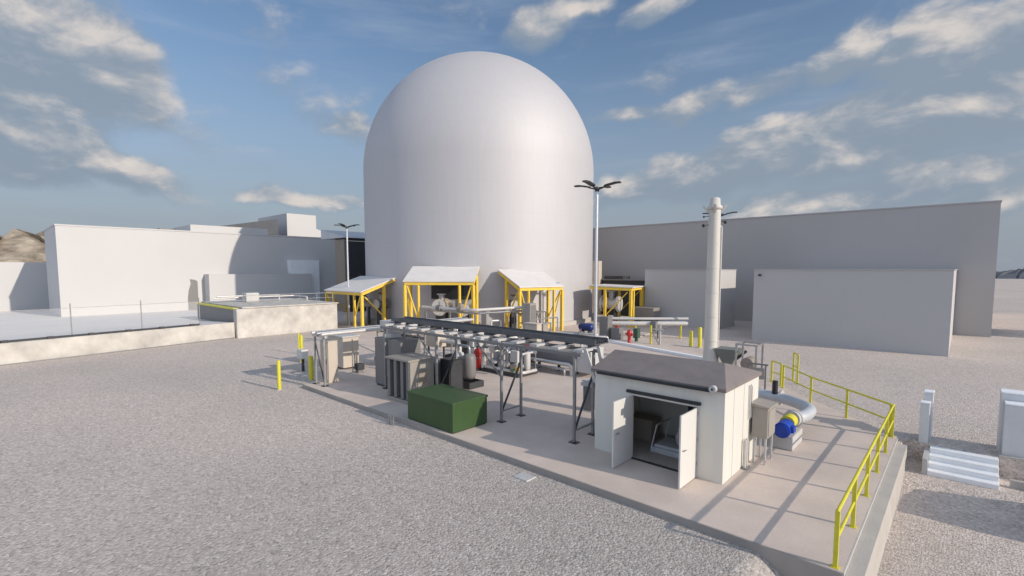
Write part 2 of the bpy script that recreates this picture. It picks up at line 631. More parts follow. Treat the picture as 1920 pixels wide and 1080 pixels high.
def copy_thing(o, loc, rz=None, label=None, parent=None):
    c = o.copy()
    COL.objects.link(c)
    if parent is not None:
        c.parent = parent
    for ch in kids(o):
        copy_thing(ch, None, parent=c)
    if loc is not None:
        c.location = loc
    if rz is not None:
        c.rotation_euler = (0, 0, rz)
    if label:
        c['label'] = label
    return c


# ------------------------------------------------------------------ ground
PAD = .18


def ss(a, b, x):
    t = max(0., min(1., (x - a) / (b - a)))
    return t * t * (3 - 2 * t)


def ground_h(x, y):
    d = (.62 if y < 11 else .92) * (ss(-2.95, -1.7, x) if y < 11 else (1. if x > -1.2 else 0.))
    if y < 17.8:
        e = 1.
    elif y < 19.6:
        e = 1 - .34 * ss(17.8, 19.6, y)
    elif y < 20.9:
        e = .66
    else:
        e = 0.
    return -d * e


xs = [-4000, -1500, -500, -200, -120, -90, -75, -60, -45, -30, -20, -12, -8, -5, -4] + [-3.4 + .12 * i for i in range(20)] + [-.9, -.5, 0, .5, 1, 2, 3, 5, 9, 20, 50, 120, 400, 1500, 4000]
xs = sorted(set(round(x, 3) for x in xs))
ys = [-1500, -300, -60, -20, 0, 3, 5, 7, 9, 10, 10.45, 10.9, 11.1, 12, 13, 14, 15, 16, 17, 17.8] + [18.1 + .3 * i for i in range(6)] + [20.2, 20.89, 20.9, 24, 30, 40, 55, 80, 150, 400, 1200, 4000]
g = MB()
nx = len(xs)
vv = [(x, y, ground_h(x, y)) for y in ys for x in xs]
ff = [(j * nx + i, j * nx + i + 1, (j + 1) * nx + i + 1, (j + 1) * nx + i) for j in range(len(ys) - 1) for i in range(nx - 1)]
g.add(vv, ff)
gr = struct('ground', g, GR)

pad_pts = [(-23.3, 10.42), (-1.36, 10.42), (-1.36, 20.42), (-6.35, 25.9), (-7.4, 27.0), (-13.5, 33.0), (-20, 37.5), (-28.5, 32.5), (-25.5, 17)]
p = MB().prism(pad_pts, -.3, PAD)
struct('concrete_pad', p, SLAB)
# pale concrete apron under the dome and its canopies
ap = MB().prism([(-25.6, 17.4), (-28.6, 32.9), (-20.1, 37.8), (-22, 50), (-33, 56), (-56, 52), (-60, 33), (-44, 22)], -.2, .06)
struct('apron_pavement', ap, SLAB)

# ------------------------------------------------------------------ far hills
def ridge(name, m, pts, depth, seed, nseg=60):
    """pts: (x, y, height) along the crest; slopes fall off on both sides"""
    rr = random.Random(seed)
    b = MB()
    vs, fs = [], []
    K = 9
    P = [Vector(q) for q in pts]
    tot = len(P) - 1
    for i in range(nseg + 1):
        t = i / nseg * tot
        k = min(int(t), tot - 1)
        c = P[k].lerp(P[k + 1], t - k)
        d = (P[k + 1] - P[k]); d.z = 0; d.normalize()
        nrm = Vector((-d.y, d.x, 0))
        for j in range(K):
            s_ = (j / (K - 1) - .5) * 2
            hh = c.z * max(0, 1 - abs(s_) ** 1.3) * (1 + rr.uniform(-.16, .16)) + rr.uniform(-.04, .04) * c.z - .4
            q = c + nrm * s_ * depth + d * rr.uniform(-.3, .3) * depth / K
            vs.append((q.x, q.y, hh))
    for i in range(nseg):
        for j in range(K - 1):
            a = i * K + j
            fs.append((a, a + 1, a + K + 1, a + K))
    b.add(vs, fs)
    return struct(name, b, m)


ridge('rocky_hill', HILLT, [(-330, -130, 12), (-320, -75, 15), (-322, -30, 15), (-330, -8, 16.5), (-325, 12, 23), (-335, 40, 21), (-340, 80, 15)], 60, 3, 110)
ridge('distant_hills', HILLD, [(-40, 520, 6), (5, 520, 5.6), (22, 515, 5.2), (30, 512, 7.4), (42, 510, 8.6), (60, 505, 7), (90, 490, 10)], 40, 5, 60)
ridge('far_hills', HILLD, [(-1500, 1100, 30), (-1350, 700, 42), (-1400, 500, 38), (-1450, 250, 48), (-1500, -50, 40), (-1500, -500, 45)], 200, 9, 60)

# ------------------------------------------------------------------ containment dome
DC = (-43.34, 41.5)
DR, SPR = 13.42, 16.8
dome = Thing('containment_dome', 'huge pale silver containment dome with rounded top in the centre', 'dome', (DC[0], DC[1], 0))
prof = [(DR, 0), (DR, 4), (DR, 8), (DR, 12), (DR, 15)] + [(DR * math.cos(R(a)), SPR + DR * math.sin(R(a))) for a in range(0, 90, 3)] + [(.02, SPR + DR)]
dome.part('shell', MB().lathe(prof, (*DC, 0), 128), DOME)
dome.part('base_ring', MB().lathe([(DR + .35, 0), (DR + .35, .45), (DR + .02, .5)], (*DC, 0), 96), CONC2)


# ------------------------------------------------------------------ canopies
def canopy(label, ang, face, r, w, d, zi, zo, flat=False):
    A, FA = R(ang), R(face)
    c = (DC[0] + r * math.cos(A), DC[1] + r * math.sin(A))
    n = Vector((math.cos(FA), math.sin(FA), 0))
    t = Vector((-math.sin(FA), math.cos(FA), 0))
    base = Vector((c[0], c[1], 0))
    T = Thing('yellow_canopy', label, 'canopy', tuple(base), group='yellow framed canopies round the dome')

    def P(s_, k, z):
        return base + t * (s_ * w / 2) - n * (k * d) + Vector((0, 0, z))
    th = .1
    T.part('roof_panel', MB().hexa([P(-1.04, -.05, zo - .03), P(1.04, -.05, zo - .03), P(1.04, 1.03, zi), P(-1.04, 1.03, zi)],
                                   [P(-1.04, -.05, zo + th - .03), P(1.04, -.05, zo + th - .03), P(1.04, 1.03, zi + th), P(-1.04, 1.03, zi + th)]), LGREYR)
    fr = MB()
    for a, b in (((-1, 0, zo), (1, 0, zo)), ((-1, 1, zi), (1, 1, zi)), ((-1, 0, zo), (-1, 1, zi)), ((1, 0, zo), (1, 1, zi)), ((0, 0, zo), (0, 1, zi))):
        fr.bar(P(*a) - Vector((0, 0, .17)), P(*b) - Vector((0, 0, .17)), .16, .26)
    T.part('roof_frame', fr, YELO)
    for s_ in (-1, 1):
        for k in (0, .62):
            zt = zo + (zi - zo) * k - .31
            T.part('post', MB().bar(P(s_, k, .02), P(s_, k, zt), .24), YELO)
    # two inner front posts and the knee braces
    for s_ in (-1, 1):
        T.part('brace', MB().bar(P(s_ * .93, .0, zo - .4), P(s_ * .62, .0, 1.3), .10), YELO)
        T.part('post', MB().bar(P(s_ * .60, 0, .02), P(s_ * .60, 0, zo - .31), .18), YELO)
        T.part('brace', MB().bar(P(s_, .08, zo - .45), P(s_, .60, 1.2), .10), YELO)
    return T, P


LGREYR = mat('canopy_roof_sheet', (.66, .62, .585), .6, var=.06, scale=1)
cA, PA = canopy('lowest yellow canopy at the dome\'s left edge behind the light pole', -96.6, -90, 17.1, 6.9, 3.9, 5.0, 3.62)
cB, PB = canopy('widest yellow canopy over the dark hatch at the dome front', -56.9, -52, 16.4, 6.2, 3.0, 6.0, 4.7)
cC, PC = canopy('yellow canopy right of the hatch with its roof sloping to the right', -24.4, -14, 16.6, 4.8, 3.4, 5.7, 4.2)
cD, PD = canopy('yellow canopy with a level edge at the right side of the dome', 13, 14, 19.2, 5.0, 4.2, 4.1, 4.0)

# hatch and machinery under the widest canopy
A = R(-56)
hx, hy = DC[0] + (DR + .1) * math.cos(A), DC[1] + (DR + .1) * math.sin(A)
tA = Vector((-math.sin(A), math.cos(A), 0)); nA = Vector((math.cos(A), math.sin(A), 0))


def frameP(ang, rr):
    a = R(ang)
    o = Vector((DC[0] + rr * math.cos(a), DC[1] + rr * math.sin(a), 0))
    return o, Vector((-math.sin(a), math.cos(a), 0)), Vector((math.cos(a), math.sin(a), 0))


def obox(mb, o, t, n, s0, s1, k0, k1, z0, z1):
    q = [(s0, k0), (s1, k0), (s1, k1), (s0, k1)]
    mb.hexa([o + t * a + n * b + Vector((0, 0, z0)) for a, b in q], [o + t * a + n * b + Vector((0, 0, z1)) for a, b in q])
    return mb


o_, t_, n_ = frameP(-55.5, DR - .2)
m_ = MB(); obox(m_, o_, t_, n_, -2.0, 1.9, 0, .32, 3.0, 4.35)
hp = dome.part('hatch_panel', m_, BLACK, label='black rectangular hatch panel')
o_, t_, n_ = frameP(-55.5, DR + .1)


def valve_assembly(label, ang, rr, s_, size=1., body=BEIGE, z0=1.2):
    o, t, n = frameP(ang, rr)
    o = o + t * s_
    T = Thing('valve_assembly', label, 'valve', tuple(o), group='large valves under the canopies')
    c = o + Vector((0, 0, z0 + .9 * size))
    b = MB().cyl(c - n * .7 * size, c + n * .55 * size, .42 * size, n=20)
    b.cyl(c + n * .5 * size, c + n * .62 * size, .62 * size, n=20).cyl(c - n * .75 * size, c - n * .63 * size, .62 * size, n=20)
    T.part('body', b, body)
    T.part('blind_flange', MB().cyl(c + n * .62 * size, c + n * .70 * size, .56 * size, n=20), LGREY)
    bn_ = T.part('bonnet', MB().cyl(c + Vector((0, 0, .35 * size)), c + Vector((0, 0, .95 * size)), .22 * size).cyl(c + Vector((0, 0, .9 * size)), c + Vector((0, 0, 1.0 * size)), .36 * size), GALV)
    hw = MB()
    k = c + Vector((0, 0, 1.25 * size))
    hw.tube([k + Vector((math.cos(a * math.tau / 12), math.sin(a * math.tau / 12), 0)) * .34 * size for a in range(13)], .035, 8)
    hw.cyl(c + Vector((0, 0, .95 * size)), k, .04).bar(k - t * .33 * size, k + t * .33 * size, .04).bar(k - n * .33 * size, k + n * .33 * size, .04)
    T.part('handwheel', hw, DARK, parent=bn_)
    for q in (-.45, .35):
        st = MB()
        obox(st, o, t, n, -.35 * size, .35 * size, q * size - .06, q * size + .06, .05, z0 + .5 * size)
        T.part('support', st, DARK)
    return T


valve_assembly('beige round flanged valve below the black hatch', -56.5, DR + 1.4, -.35, 1.25, BEIGE, 1.2)
valve_assembly('smaller grey valve under the right post of the widest canopy', -55.5, DR + 1.3, 1.5, .95, LGREY, 1.2)
valve_assembly('dark grey valve under the lowest canopy', -90, DR + .9, 0.6, .85, GREYP, 1.6)
valve_assembly('light grey valve under the lowest canopy nearest its left post', -101, DR + 1.1, .4, .8, LGREY, 1.5)
valve_assembly('large white valve under the level canopy by the dome\'s right side', 10, DR + 3.6, -.6, 1.35, INSUL, 1.1)
valve_assembly('small brown valve under the canopy right of the hatch', -28, DR + 1.2, -1.0, .7, BROWN, 1.9)

# ------------------------------------------------------------------ buildings on the left
def bld(name, label, x0, x1, y0, y1, z1, wall=WHITE, cat='building', z0=0., roof=ROOFW, parapet=.0):
    T = Thing(name, label, cat, ((x0 + x1) / 2, (y0 + y1) / 2, 0))
    T.part('wall', MB().box(x0, x1, y0, y1, z0 - .3, z1), wall)
    e = .06
    if parapet:
        cp = MB()
        w = .25
        cp.box(x0 - e, x1 + e, y0 - e, y0 + w, z1 + .003, z1 + parapet).box(x0 - e, x1 + e, y1 - w, y1 + e, z1 + .003, z1 + parapet)
        cp.box(x0 - e, x0 + w, y0 + w + .002, y1 - w - .002, z1 + .003, z1 + parapet).box(x1 - w, x1 + e, y0 + w + .002, y1 - w - .002, z1 + .003, z1 + parapet)
        T.part('parapet', cp, wall)
    return T


T = bld('white_building', 'long tall white windowless building left of the dome', -87, -74, 6.1, 38.9, 10.65, parapet=.16)
# arch-shaped shade on its front, built as a dark grey panel
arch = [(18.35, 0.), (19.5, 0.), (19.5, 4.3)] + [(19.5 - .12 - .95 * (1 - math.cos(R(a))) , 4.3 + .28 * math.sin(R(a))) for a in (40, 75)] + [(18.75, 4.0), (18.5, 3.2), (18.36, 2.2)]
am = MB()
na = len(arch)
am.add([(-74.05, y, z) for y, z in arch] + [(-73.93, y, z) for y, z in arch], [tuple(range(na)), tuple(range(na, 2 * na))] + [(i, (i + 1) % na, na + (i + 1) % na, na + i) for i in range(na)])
shade_panel = T.part('door', am, GREYP, label='dark arched panel standing for shade on the wall')
T.part('rooftop_storey', MB().box(-86, -75.5, 19.4, 29.2, 10.84, 11.75), WHITE)
# tower on the roof rising behind
T = Thing('tower_building', 'square white tower block rising behind the long white building', 'tower', (-101, 43, 0))
T.part('tower', MB().box(-109, -95, 40.3, 46.0, -.2, 16.5), WHITE)
T.part('annex', MB().hexa([(-109, 46.003, -.2), (-95, 46.003, -.2), (-95, 50.2, -.2), (-109, 50.2, -.2)], [(-109, 46.003, 13.9), (-95, 46.003, 13.9), (-95, 50.2, 12.6), (-109, 50.2, 12.6)]), WHITE)

T = Thing('roof_shed', 'dark grey sloping roof behind the rooftop storey left of the tower', 'roof', (-96, 30, 0))
T.part('wall', MB().box(-102, -92, 24, 36.5, -.2, 12.0), SLATE)
T.part('roof', MB().hexa([(-103, 23, 12.02), (-91, 23, 12.02), (-91, 37, 12.02), (-103, 37, 12.02)], [(-103, 23.1, 12.1), (-91, 23.1, 12.1), (-91, 37, 14.9), (-103, 37, 14.9)]), SLATE)

T = Thing('white_annex', 'low white box annex standing against the long white building', 'building', (-71, 26, 0))
T.part('wall', MB().prism([(-73.97, 20.3), (-72.0, 20.3), (-72.0, 33.9), (-72.9, 33.9), (-72.9, 31.0), (-73.97, 31.0)], -.2, 5.2), WHITE)
bld('pale_equipment_house', 'pale upright block rising behind the low white annex', -73.96, -72.95, 31.2, 35.6, 7.25, wall=STEPW)
bld('side_building', 'white building with a diagonal shadow at the far left edge', -112, -95, -30, 8.5, 6.8)
bld('roof_plant_box', 'small grey box on the roofline left of the rooftop storey', -86, -83, 17.6, 19.6, 11.6, wall=GREYP, z0=10.9)

T = Thing('auxiliary_building', 'dark fronted building with brown end wall and pale roof beside the dome', 'building', (-63, 38, 0))
T.part('end_wall', MB().box(-64.5, -62, 33.86, 34.1, -.2, 9.9), BROWN)
T.part('front_wall', MB().box(-64.5, -61.95, 34.105, 45, -.2, 9.7), DARK)
T.part('eaves', MB().box(-64.7, -61.8, 34.0, 45.2, 9.905, 10.1), BLACK)
T.part('roof', MB().hexa([(-68, 33.6, 10.12), (-61.6, 33.6, 10.12), (-61.6, 45.3, 10.12), (-68, 45.3, 10.12)], [(-68, 33.6, 11.5), (-61.7, 33.6, 10.25), (-61.7, 45.2, 10.25), (-68, 45.2, 11.5)]), ROOFW)

# ------------------------------------------------------------------ retaining wall, fence and dock on the left
wa_, wb_ = Vector((-39.9, -10.5, 0)), Vector((-45.06, 14.46, 0))
wd = (wb_ - wa_).normalized(); wn_ = Vector((wd.y, -wd.x, 0))          # towards +X
if wn_.x < 0: wn_ = -wn_
ZT = 1.33
T = Thing('retaining_wall', 'long low rough concrete retaining wall along the left side', 'wall', tuple(wa_.lerp(wb_, .5)))


def wp(s_, k, z):
    return wa_ + wd * s_ + wn_ * k + Vector((0, 0, z))


LW = (wb_ - wa_).length
T.part('wall_face', MB().hexa([wp(0, 0, -.2), wp(LW, 0, -.2), wp(LW, -.4, -.2), wp(0, -.4, -.2)], [wp(0, 0, ZT), wp(LW, 0, ZT), wp(LW, -.4, ZT), wp(0, -.4, ZT)]), CONC)
T.part('base_kerb', MB().hexa([wp(0, .004, -.1), wp(LW, .004, -.1), wp(LW, .16, -.1), wp(0, .16, -.1)], [wp(0, .004, .07), wp(LW, .004, .07), wp(LW, .10, .07), wp(0, .10, .07)]), GREYP)
# yard behind it, sloping gently back to the buildings
yd = MB()
yd.add([wp(-20, -.41, ZT - .02), wp(LW, -.41, ZT - .02), Vector((-52, 14.5, 1.0)), Vector((-60, 22, .45)), Vector((-69, 33, .06)), Vector((-100, 33, .03)), Vector((-100, -40, .03)), Vector((-62, -40, .6))],
       [(0, 1, 2, 3, 4, 5, 6, 7)])
yo = yd.build('yard_pavement', mat('yard_pavement', (.60, .58, .565), .85, var=.06, scale=.4, spec=.2)); yo['kind'] = 'structure'
FE = LW - 2.7

F = Thing('chain_link_fence', 'thin wire mesh fence on small footings along the top of the retaining wall', 'fence', tuple(wp(LW / 2, -.3, ZT)))
n_f = 12
for i in range(n_f):
    s_ = FE + 1.6 - i * 2.12
    q = wp(s_, -.22, ZT)
    if i > 0:
        F.part('footing', MB().bbox(q.x - .17, q.x + .17, q.y - .16, q.y + .16, ZT - .04, ZT + .16, .02), DARK)
for i in range(5):
    s_ = LW - 2.6 - i * 4.0
    q = wp(s_, -.30, ZT)
    F.part('post', MB().cyl(q, q + Vector((0, 0, 2.2)), .032 if i != 4 else .06, n=8), GALV if i != 4 else GREYP)
F.part('bottom_rail', MB().bar(wp(0, -.22, ZT + .09), wp(FE, -.22, ZT + .07), .08, .12), DARK)
F.part('top_rail', MB().bar(wp(0, -.30, ZT + 1.9), wp(FE, -.30, ZT + 1.9), .025), GALV)
F.part('mesh', MB().add([wp(0, -.30, ZT + .15), wp(FE, -.30, ZT + .15), wp(FE, -.30, ZT + 1.9), wp(0, -.30, ZT + 1.9)], [(0, 1, 2, 3)]), MESHW)

T = Thing('loading_dock', 'tall rough concrete loading dock block at the end of the retaining wall', 'dock', (-46, 18.5, 0))
T.part('wall_face', MB().box(-56, -44.72, 15.1, 23.5, -.2, 2.5), CONC)
T.part('corner_pier', MB().box(-45.4, -44.62, 14.5, 15.095, -.2, 2.46), CONC)
T.part('end_wall', MB().box(-56, -45.41, 14.62, 15.09, -.2, 2.36), GREYP)
T.part('edge_strip', MB().box(-56, -45.41, 14.5, 14.9, 2.365, 2.5), YEL)
T.part('slab', MB().box(-56, -44.6, 14.95, 23.6, 2.505, 2.60), CONC)
T = Thing('dock_railing', 'thin pipe handrail on top of the concrete loading dock', 'railing', (-45.2, 19, 2.62))
for i in range(6):
    y = 15.2 + i * 1.62
    T.part('post', MB().cyl((-45.1, y, 2.62), (-45.1, y, 3.55), .025, n=8), GALV)
T.part('top_rail', MB().cyl((-45.1, 15.2, 3.55), (-45.1, 23.3, 3.55), .025, n=8), GALV)
T.part('mid_rail', MB().cyl((-45.1, 15.2, 3.1), (-45.1, 23.3, 3.1), .02, n=8), GALV)
T = Thing('dock_pipes', 'low white pipes running along the back of the loading dock', 'pipes', (-52, 19, 2.62))
T.part('pipe', MB().tube([(-52, 15.2, 3.2), (-52, 21, 3.2), (-52, 21, 2.62)], .08), INSUL)
T.part('pipe', MB().tube([(-53, 15.2, 3.0), (-53, 23, 3.0), (-50, 23, 3.0), (-50, 23, 2.62)], .07), INSUL)
T.part('manifold', MB().bbox(-52.5, -51.3, 17.6, 18.8, 2.62, 3.5, .05), LGREY)

# ------------------------------------------------------------------ buildings on the right
bld('large_grey_building', 'largest long grey building across the right background', -46, 1.96, 58.4, 92, 11.45, wall=GREYB, parapet=.12)
T = bld('white_warehouse', 'low pale windowless building in front of the largest grey building', -12.7, -.50, 43.2, 58.3, 5.72, wall=WARMB, parapet=.06)
T.part('lamp', MB().bbox(-12.35, -12.15, 43.0, 43.19, 5.25, 5.4, .02), DARK)
bld('grey_store_building', 'low grey building with a sunlit end behind the chimney', -25.0, -17.2, 48.1, 52.6, 5.75, wall=WARMB, parapet=.05)
T = Thing('black_building', 'black fronted low building right of the dome behind the level canopy', 'building', (-32, 57, 0))
T.part('wall', MB().box(-37, -28.2, 54.2, 57.6, -.2, 4.45), BLACK)
T.part('roof', MB().box(-37.2, -28.0, 54.0, 57.7, 4.455, 4.62), GREYP)
T.part('rooftop_unit', MB().bbox(-33.9, -31.2, 54.3, 56, 4.625, 5.0, .03), DARK)
T.part('tower', MB().box(-35.6, -34.2, 53.4, 54.18, -.2, 6.9), BEIGE, label='narrow beige tower')
# a building outside the view whose shadow crosses the road
bld('roadside_building', 'plain white building beyond the right edge of the view', 10, 24, 61.8, 68.2, 5.6)

# ------------------------------------------------------------------ pad edge, rails, stairs
T = Thing('pad_retaining_wall', 'concrete retaining wall with a stepped ledge along the right side of the pad', 'wall', (-1.2, 15, 0))
T.part('wall_face', MB().box(-1.34, -1.06, 10.42, 19.9, -1.4, .10), CONC2)
T.part('coping', MB().box(-1.356, -1.33, 10.42, 20.3, .105, .176), LGREY)
T = Thing('front_kerb', 'brown stained concrete kerb along the front edge of the pad', 'kerb', (-12, 10.4, 0))
T.part('kerb', MB().box(-23.35, -1.36, 10.385, 10.418, -1.4, PAD - .004), mat('kerb_face', (.33, .295, .265), .9, var=.12, scale=1.2, bump=.2, bscale=20))


def railing(name, label, pts, ztop, zmid, z0, group, closed_end=True):
    T = Thing(name, label, 'railing', (pts[0][0], pts[0][1], z0), group=group)
    for x, y in pts:
        po = T.part('post', MB().bar((x, y, z0), (x, y, z0 + ztop), .075), YEL)
        T.part('base_plate', MB().box(x - .065, x + .065, y - .065, y + .065, z0, z0 + .012), YEL, parent=po)
    for nm, z, r in (('top_rail', ztop, .034), ('mid_rail', zmid, .03)):
        b = MB()
        for a, c in zip(pts[:-1], pts[1:]):
            b.cyl((*a, z0 + z), (*c, z0 + z), r, n=10)
        for a in pts:
            b.ball((*a, z0 + z), r * 1.02, 8)
        T.part(nm, b, YEL)
    return T


railing('safety_railing', 'yellow railing along the right edge of the concrete pad', [(-1.49, y) for y in (10.53, 12.49, 14.47, 16.42, 18.4, 20.28)], 1.09, .55, PAD, 'yellow safety railings')
railing('safety_railing', 'yellow railing slanting along the back edge of the pad', [(-1.56, 20.34), (-2.99, 21.82), (-4.47, 23.35), (-6.02, 25.4)], 1.07, .54, PAD, 'yellow safety railings')
railing('safety_railing', 'short yellow railing section at the far end of the slanting railing', [(-6.2, 25.75), (-6.75, 26.3)], 1.07, .54, PAD, 'yellow safety railings')
railing('safety_railing', 'tall yellow gate posts on the gravel behind the slanting railing', [(-5.9, 27.6), (-6.25, 28.3)], 1.45, .8, 0.02, 'yellow safety railings')

# stair from the upper gravel down to the lower gravel on the right
T = Thing('stair', 'white concrete steps leading down to the lower gravel at right', 'steps', (.25, 20.4, -.6))
for i in range(4):
    z1 = -.02 - .15 * i
    y1 = 20.88 - .33 * i
    T.part('step', MB().bbox(-.53, 1.06, y1 - .345, y1 - .002, -.9, z1, .012), STEPW)
T.part('side_wall', MB().box(-.66, -.535, 19.55, 20.88, -1.0, -.12), LGREY)


def pier(label, x0, x1, y0, y1, za, zb, step, z0):
    T = Thing('stair_pier', label, 'pillar', ((x0 + x1) / 2, (y0 + y1) / 2, z0), group='stepped piers beside the stair')
    ym = y0 + (y1 - y0) * .45
    T.part('front_block', MB().bbox(x0, x1, y0, ym - .015, z0, za, .012), PIERM)
    T.part('rear_block', MB().bbox(x0 + step, x1 + step, ym + .015, y1, z0, zb, .012), PIERM)
    T.part('cap', MB().bbox(x0 - .01, x1 + .01, y0 - .01, ym - .01, za + .003, za + .05, .012), STEPW)
    T.part('cap', MB().bbox(x0 + step - .01, x1 + step + .01, ym + .01, y1 + .01, zb + .003, zb + .05, .012), STEPW)


pier('narrow grey pier with two white caps left of the white steps', -.84, -.60, 20.95, 21.75, 1.30, 1.60, .06, -.2)
pier('wider grey pier with two white caps right of the white steps', 1.14, 1.9, 21.05, 22.2, 1.60, 1.85, -.08, -.3)
T = Thing('retaining_kerb', 'low concrete kerb holding the upper gravel right of the white steps', 'kerb', (4, 20.9, 0))
T.part('kerb', MB().box(1.07, 9, 20.9, 21.03, -1., .05), CONC2)
T.part('lower_kerb', MB().box(1.3, 9, 20.0, 20.14, -1., -.38), CONC2)
T = Thing('concrete_barrier', 'concrete barrier beyond the right edge casting a shadow on the lower gravel', 'barrier', (3.4, 18.4, -.8))
T.part('barrier', MB().hexa([(2.3, 17.2, -.95), (4.4, 17.2, -.95), (4.4, 19.3, -.95), (2.3, 19.3, -.95)], [(2.5, 17.4, .55), (4.2, 17.4, .55), (4.2, 19.1, .55), (2.5, 19.1, .55)]), CONC2)
single('access_cover', 'small pale square cover lying on the gravel in front of the pad', 'cover', MB().bbox(-8.9, -8.4, 9.72, 10.12, -.02, .035, .012), LGREY, (-8.65, 9.92, 0))
T = Thing('pipe_stubs', 'two short grey pipe stubs beside the kerb near the green box', 'pipe stubs', (-15.3, 10.0, 0))
for dx in (0, .12, .30):
    T.part('stub', MB().cyl((-15.45 + dx, 10.05, -.02), (-15.45 + dx, 10.05, .36), .022, n=8), GALV)

T = Thing('white_kerb', 'low white kerb running behind the shed roof towards the chimney', 'kerb', (-14, 30.5, PAD))
T.part('kerb', MB().hexa([(-19.9, 32.6, PAD - .05), (-11.2, 29.9, PAD - .05), (-11.1, 30.25, PAD - .05), (-19.8, 32.95, PAD - .05)], [(-19.9, 32.6, PAD + .16), (-11.2, 29.9, PAD + .16), (-11.1, 30.25, PAD + .16), (-19.8, 32.95, PAD + .16)]), STEPW)

# ------------------------------------------------------------------ shed
SX0, SX1, SY0, SY1 = -8.2, -4.32, 12.72, 15.5
ZE = 2.60
W_ = .1
DX0, DX1, DZ = -6.94, -5.02, 2.08
T = Thing('equipment_shed', 'small cream shed with brown hipped roof and open double doors', 'shed', ((SX0 + SX1) / 2, SY0, PAD))
wl = MB()
wl.box(SX0, DX0, SY0, SY0 + W_, PAD, ZE).box(DX1, SX1, SY0, SY0 + W_, PAD, ZE).box(DX0 + .002, DX1 - .002, SY0, SY0 + W_, DZ, ZE)
wl.box(SX1 - W_, SX1, SY0 + W_ + .002, SY1, PAD, ZE).box(SX0, SX0 + W_, SY0 + W_ + .002, SY1, PAD, ZE).box(SX0 + W_ + .002, SX1 - W_ - .002, SY1 - W_, SY1, PAD, ZE)
T.part('wall', wl, CREAM)
T.part('floor', MB().box(SX0 + W_ + .01, SX1 - W_ - .01, SY0 + W_ + .01, SY1 - W_ - .01, PAD + .004, PAD + .03), FLOORB)
e = .10
ZR = ZE + .46
rf = MB()
x0, x1, y0, y1 = SX0 - e, SX1 + .05, SY0 - e, SY1 + e
ym = (y0 + y1) / 2 - .05
rv = [(x0, y0, ZE + .006), (x1, y0, ZE + .006), (x1, y1, ZE + .006), (x0, y1, ZE + .006), (x0, y0, ZE + .10), (x1, y0, ZE + .10), (x1, y1, ZE + .10), (x0, y1, ZE + .10), (x0 - .02, ym, ZR + .05), (x1 - .55, ym, ZR + .05)]
rf.add(rv, [(3, 2, 1, 0), (0, 1, 5, 4), (1, 2, 6, 5), (2, 3, 7, 6), (3, 0, 4, 7), (4, 5, 9, 8), (5, 6, 9), (6, 7, 8, 9), (7, 4, 8)])
T.part('roof', rf, ROOFB)
T.part('gutter', MB().bbox(-8.05, -4.62, SY0 - e - .10, SY0 - e - .004, ZE - .02, ZE + .055, .02), BLACK)
T.part('gutter_end', MB().cyl((-4.56, SY0 - .19, ZE + .09), (-4.50, SY0 - .15, ZE + .09), .085, n=20).cyl((-4.55, SY0 - .28, ZE + .09), (-4.55, SY0 - .16, ZE + .09), .09, n=20), LGREY)
T.part('gutter_end_hub', MB().cyl((-4.55, SY0 - .30, ZE + .09), (-4.55, SY0 - .283, ZE + .09), .03, n=12), DARK)
T.part('door_header', MB().bbox(-7.10, -4.92, SY0 - .075, SY0 - .003, DZ + .07, DZ + .155, .01), BLACK)
fm = MB()
fm.box(DX0 - .05, DX0 - .003, SY0 - .02, SY0 - .003, PAD, DZ + .05).box(DX1 + .003, DX1 + .05, SY0 - .02, SY0 - .003, PAD, DZ + .05).box(DX0 - .002, DX1 + .002, SY0 - .02, SY0 - .003, DZ + .003, DZ + .05)
T.part('door_frame', fm, DOORW)
T.part('threshold', MB().box(DX0 + .01, DX1 - .01, SY0 - .02, SY0 + .08, PAD + .002, PAD + .025), DARK)
for x, hx_, sgn in ((DX0, DX0, 1), (DX1, DX1, -1)):
    lf = MB().bbox(x - .025, x + .025, SY0 - 1.05, SY0 - .03, PAD + .02, DZ, .008)
    dl = T.part('door', lf, DOORW)
    fx = x + (.027 * sgn if sgn < 0 else .027)
    outer = x + .055 if sgn < 0 else x - .055
    T.part('handle', MB().cyl((x - .07, SY0 - .93, PAD + .98), (x + .07, SY0 - .93, PAD + .98), .018, n=8).bar((x + .065, SY0 - .94, PAD + .98), (x + .065, SY0 - .80, PAD + .98), .022).bar((x - .065, SY0 - .94, PAD + .98), (x - .065, SY0 - .80, PAD + .98), .022), GALV, parent=dl)
    hg = MB()
    for z in (.35, 1.0, 1.7):
        hg.cyl((x + .03 * sgn * -1, SY0 - .035, PAD + z), (x + .03 * sgn * -1, SY0 - .035, PAD + z + .1), .016, n=8)
    T.part('hinge', hg, GALV, parent=dl)
for y in (13.4, 14.2):
    T.part('wall_joint', MB().box(SX1 + .001, SX1 + .004, y, y + .012, PAD, ZE), TAUPE)
cd = MB()
for y in (14.62, 14.78):
    cd.tube([(SX1 + .04, y, 1.5), (SX1 + .04, y, 2.42), (SX1 - .02, y, 2.46)], .022, 8)
T.part('conduit', cd, LGREY)

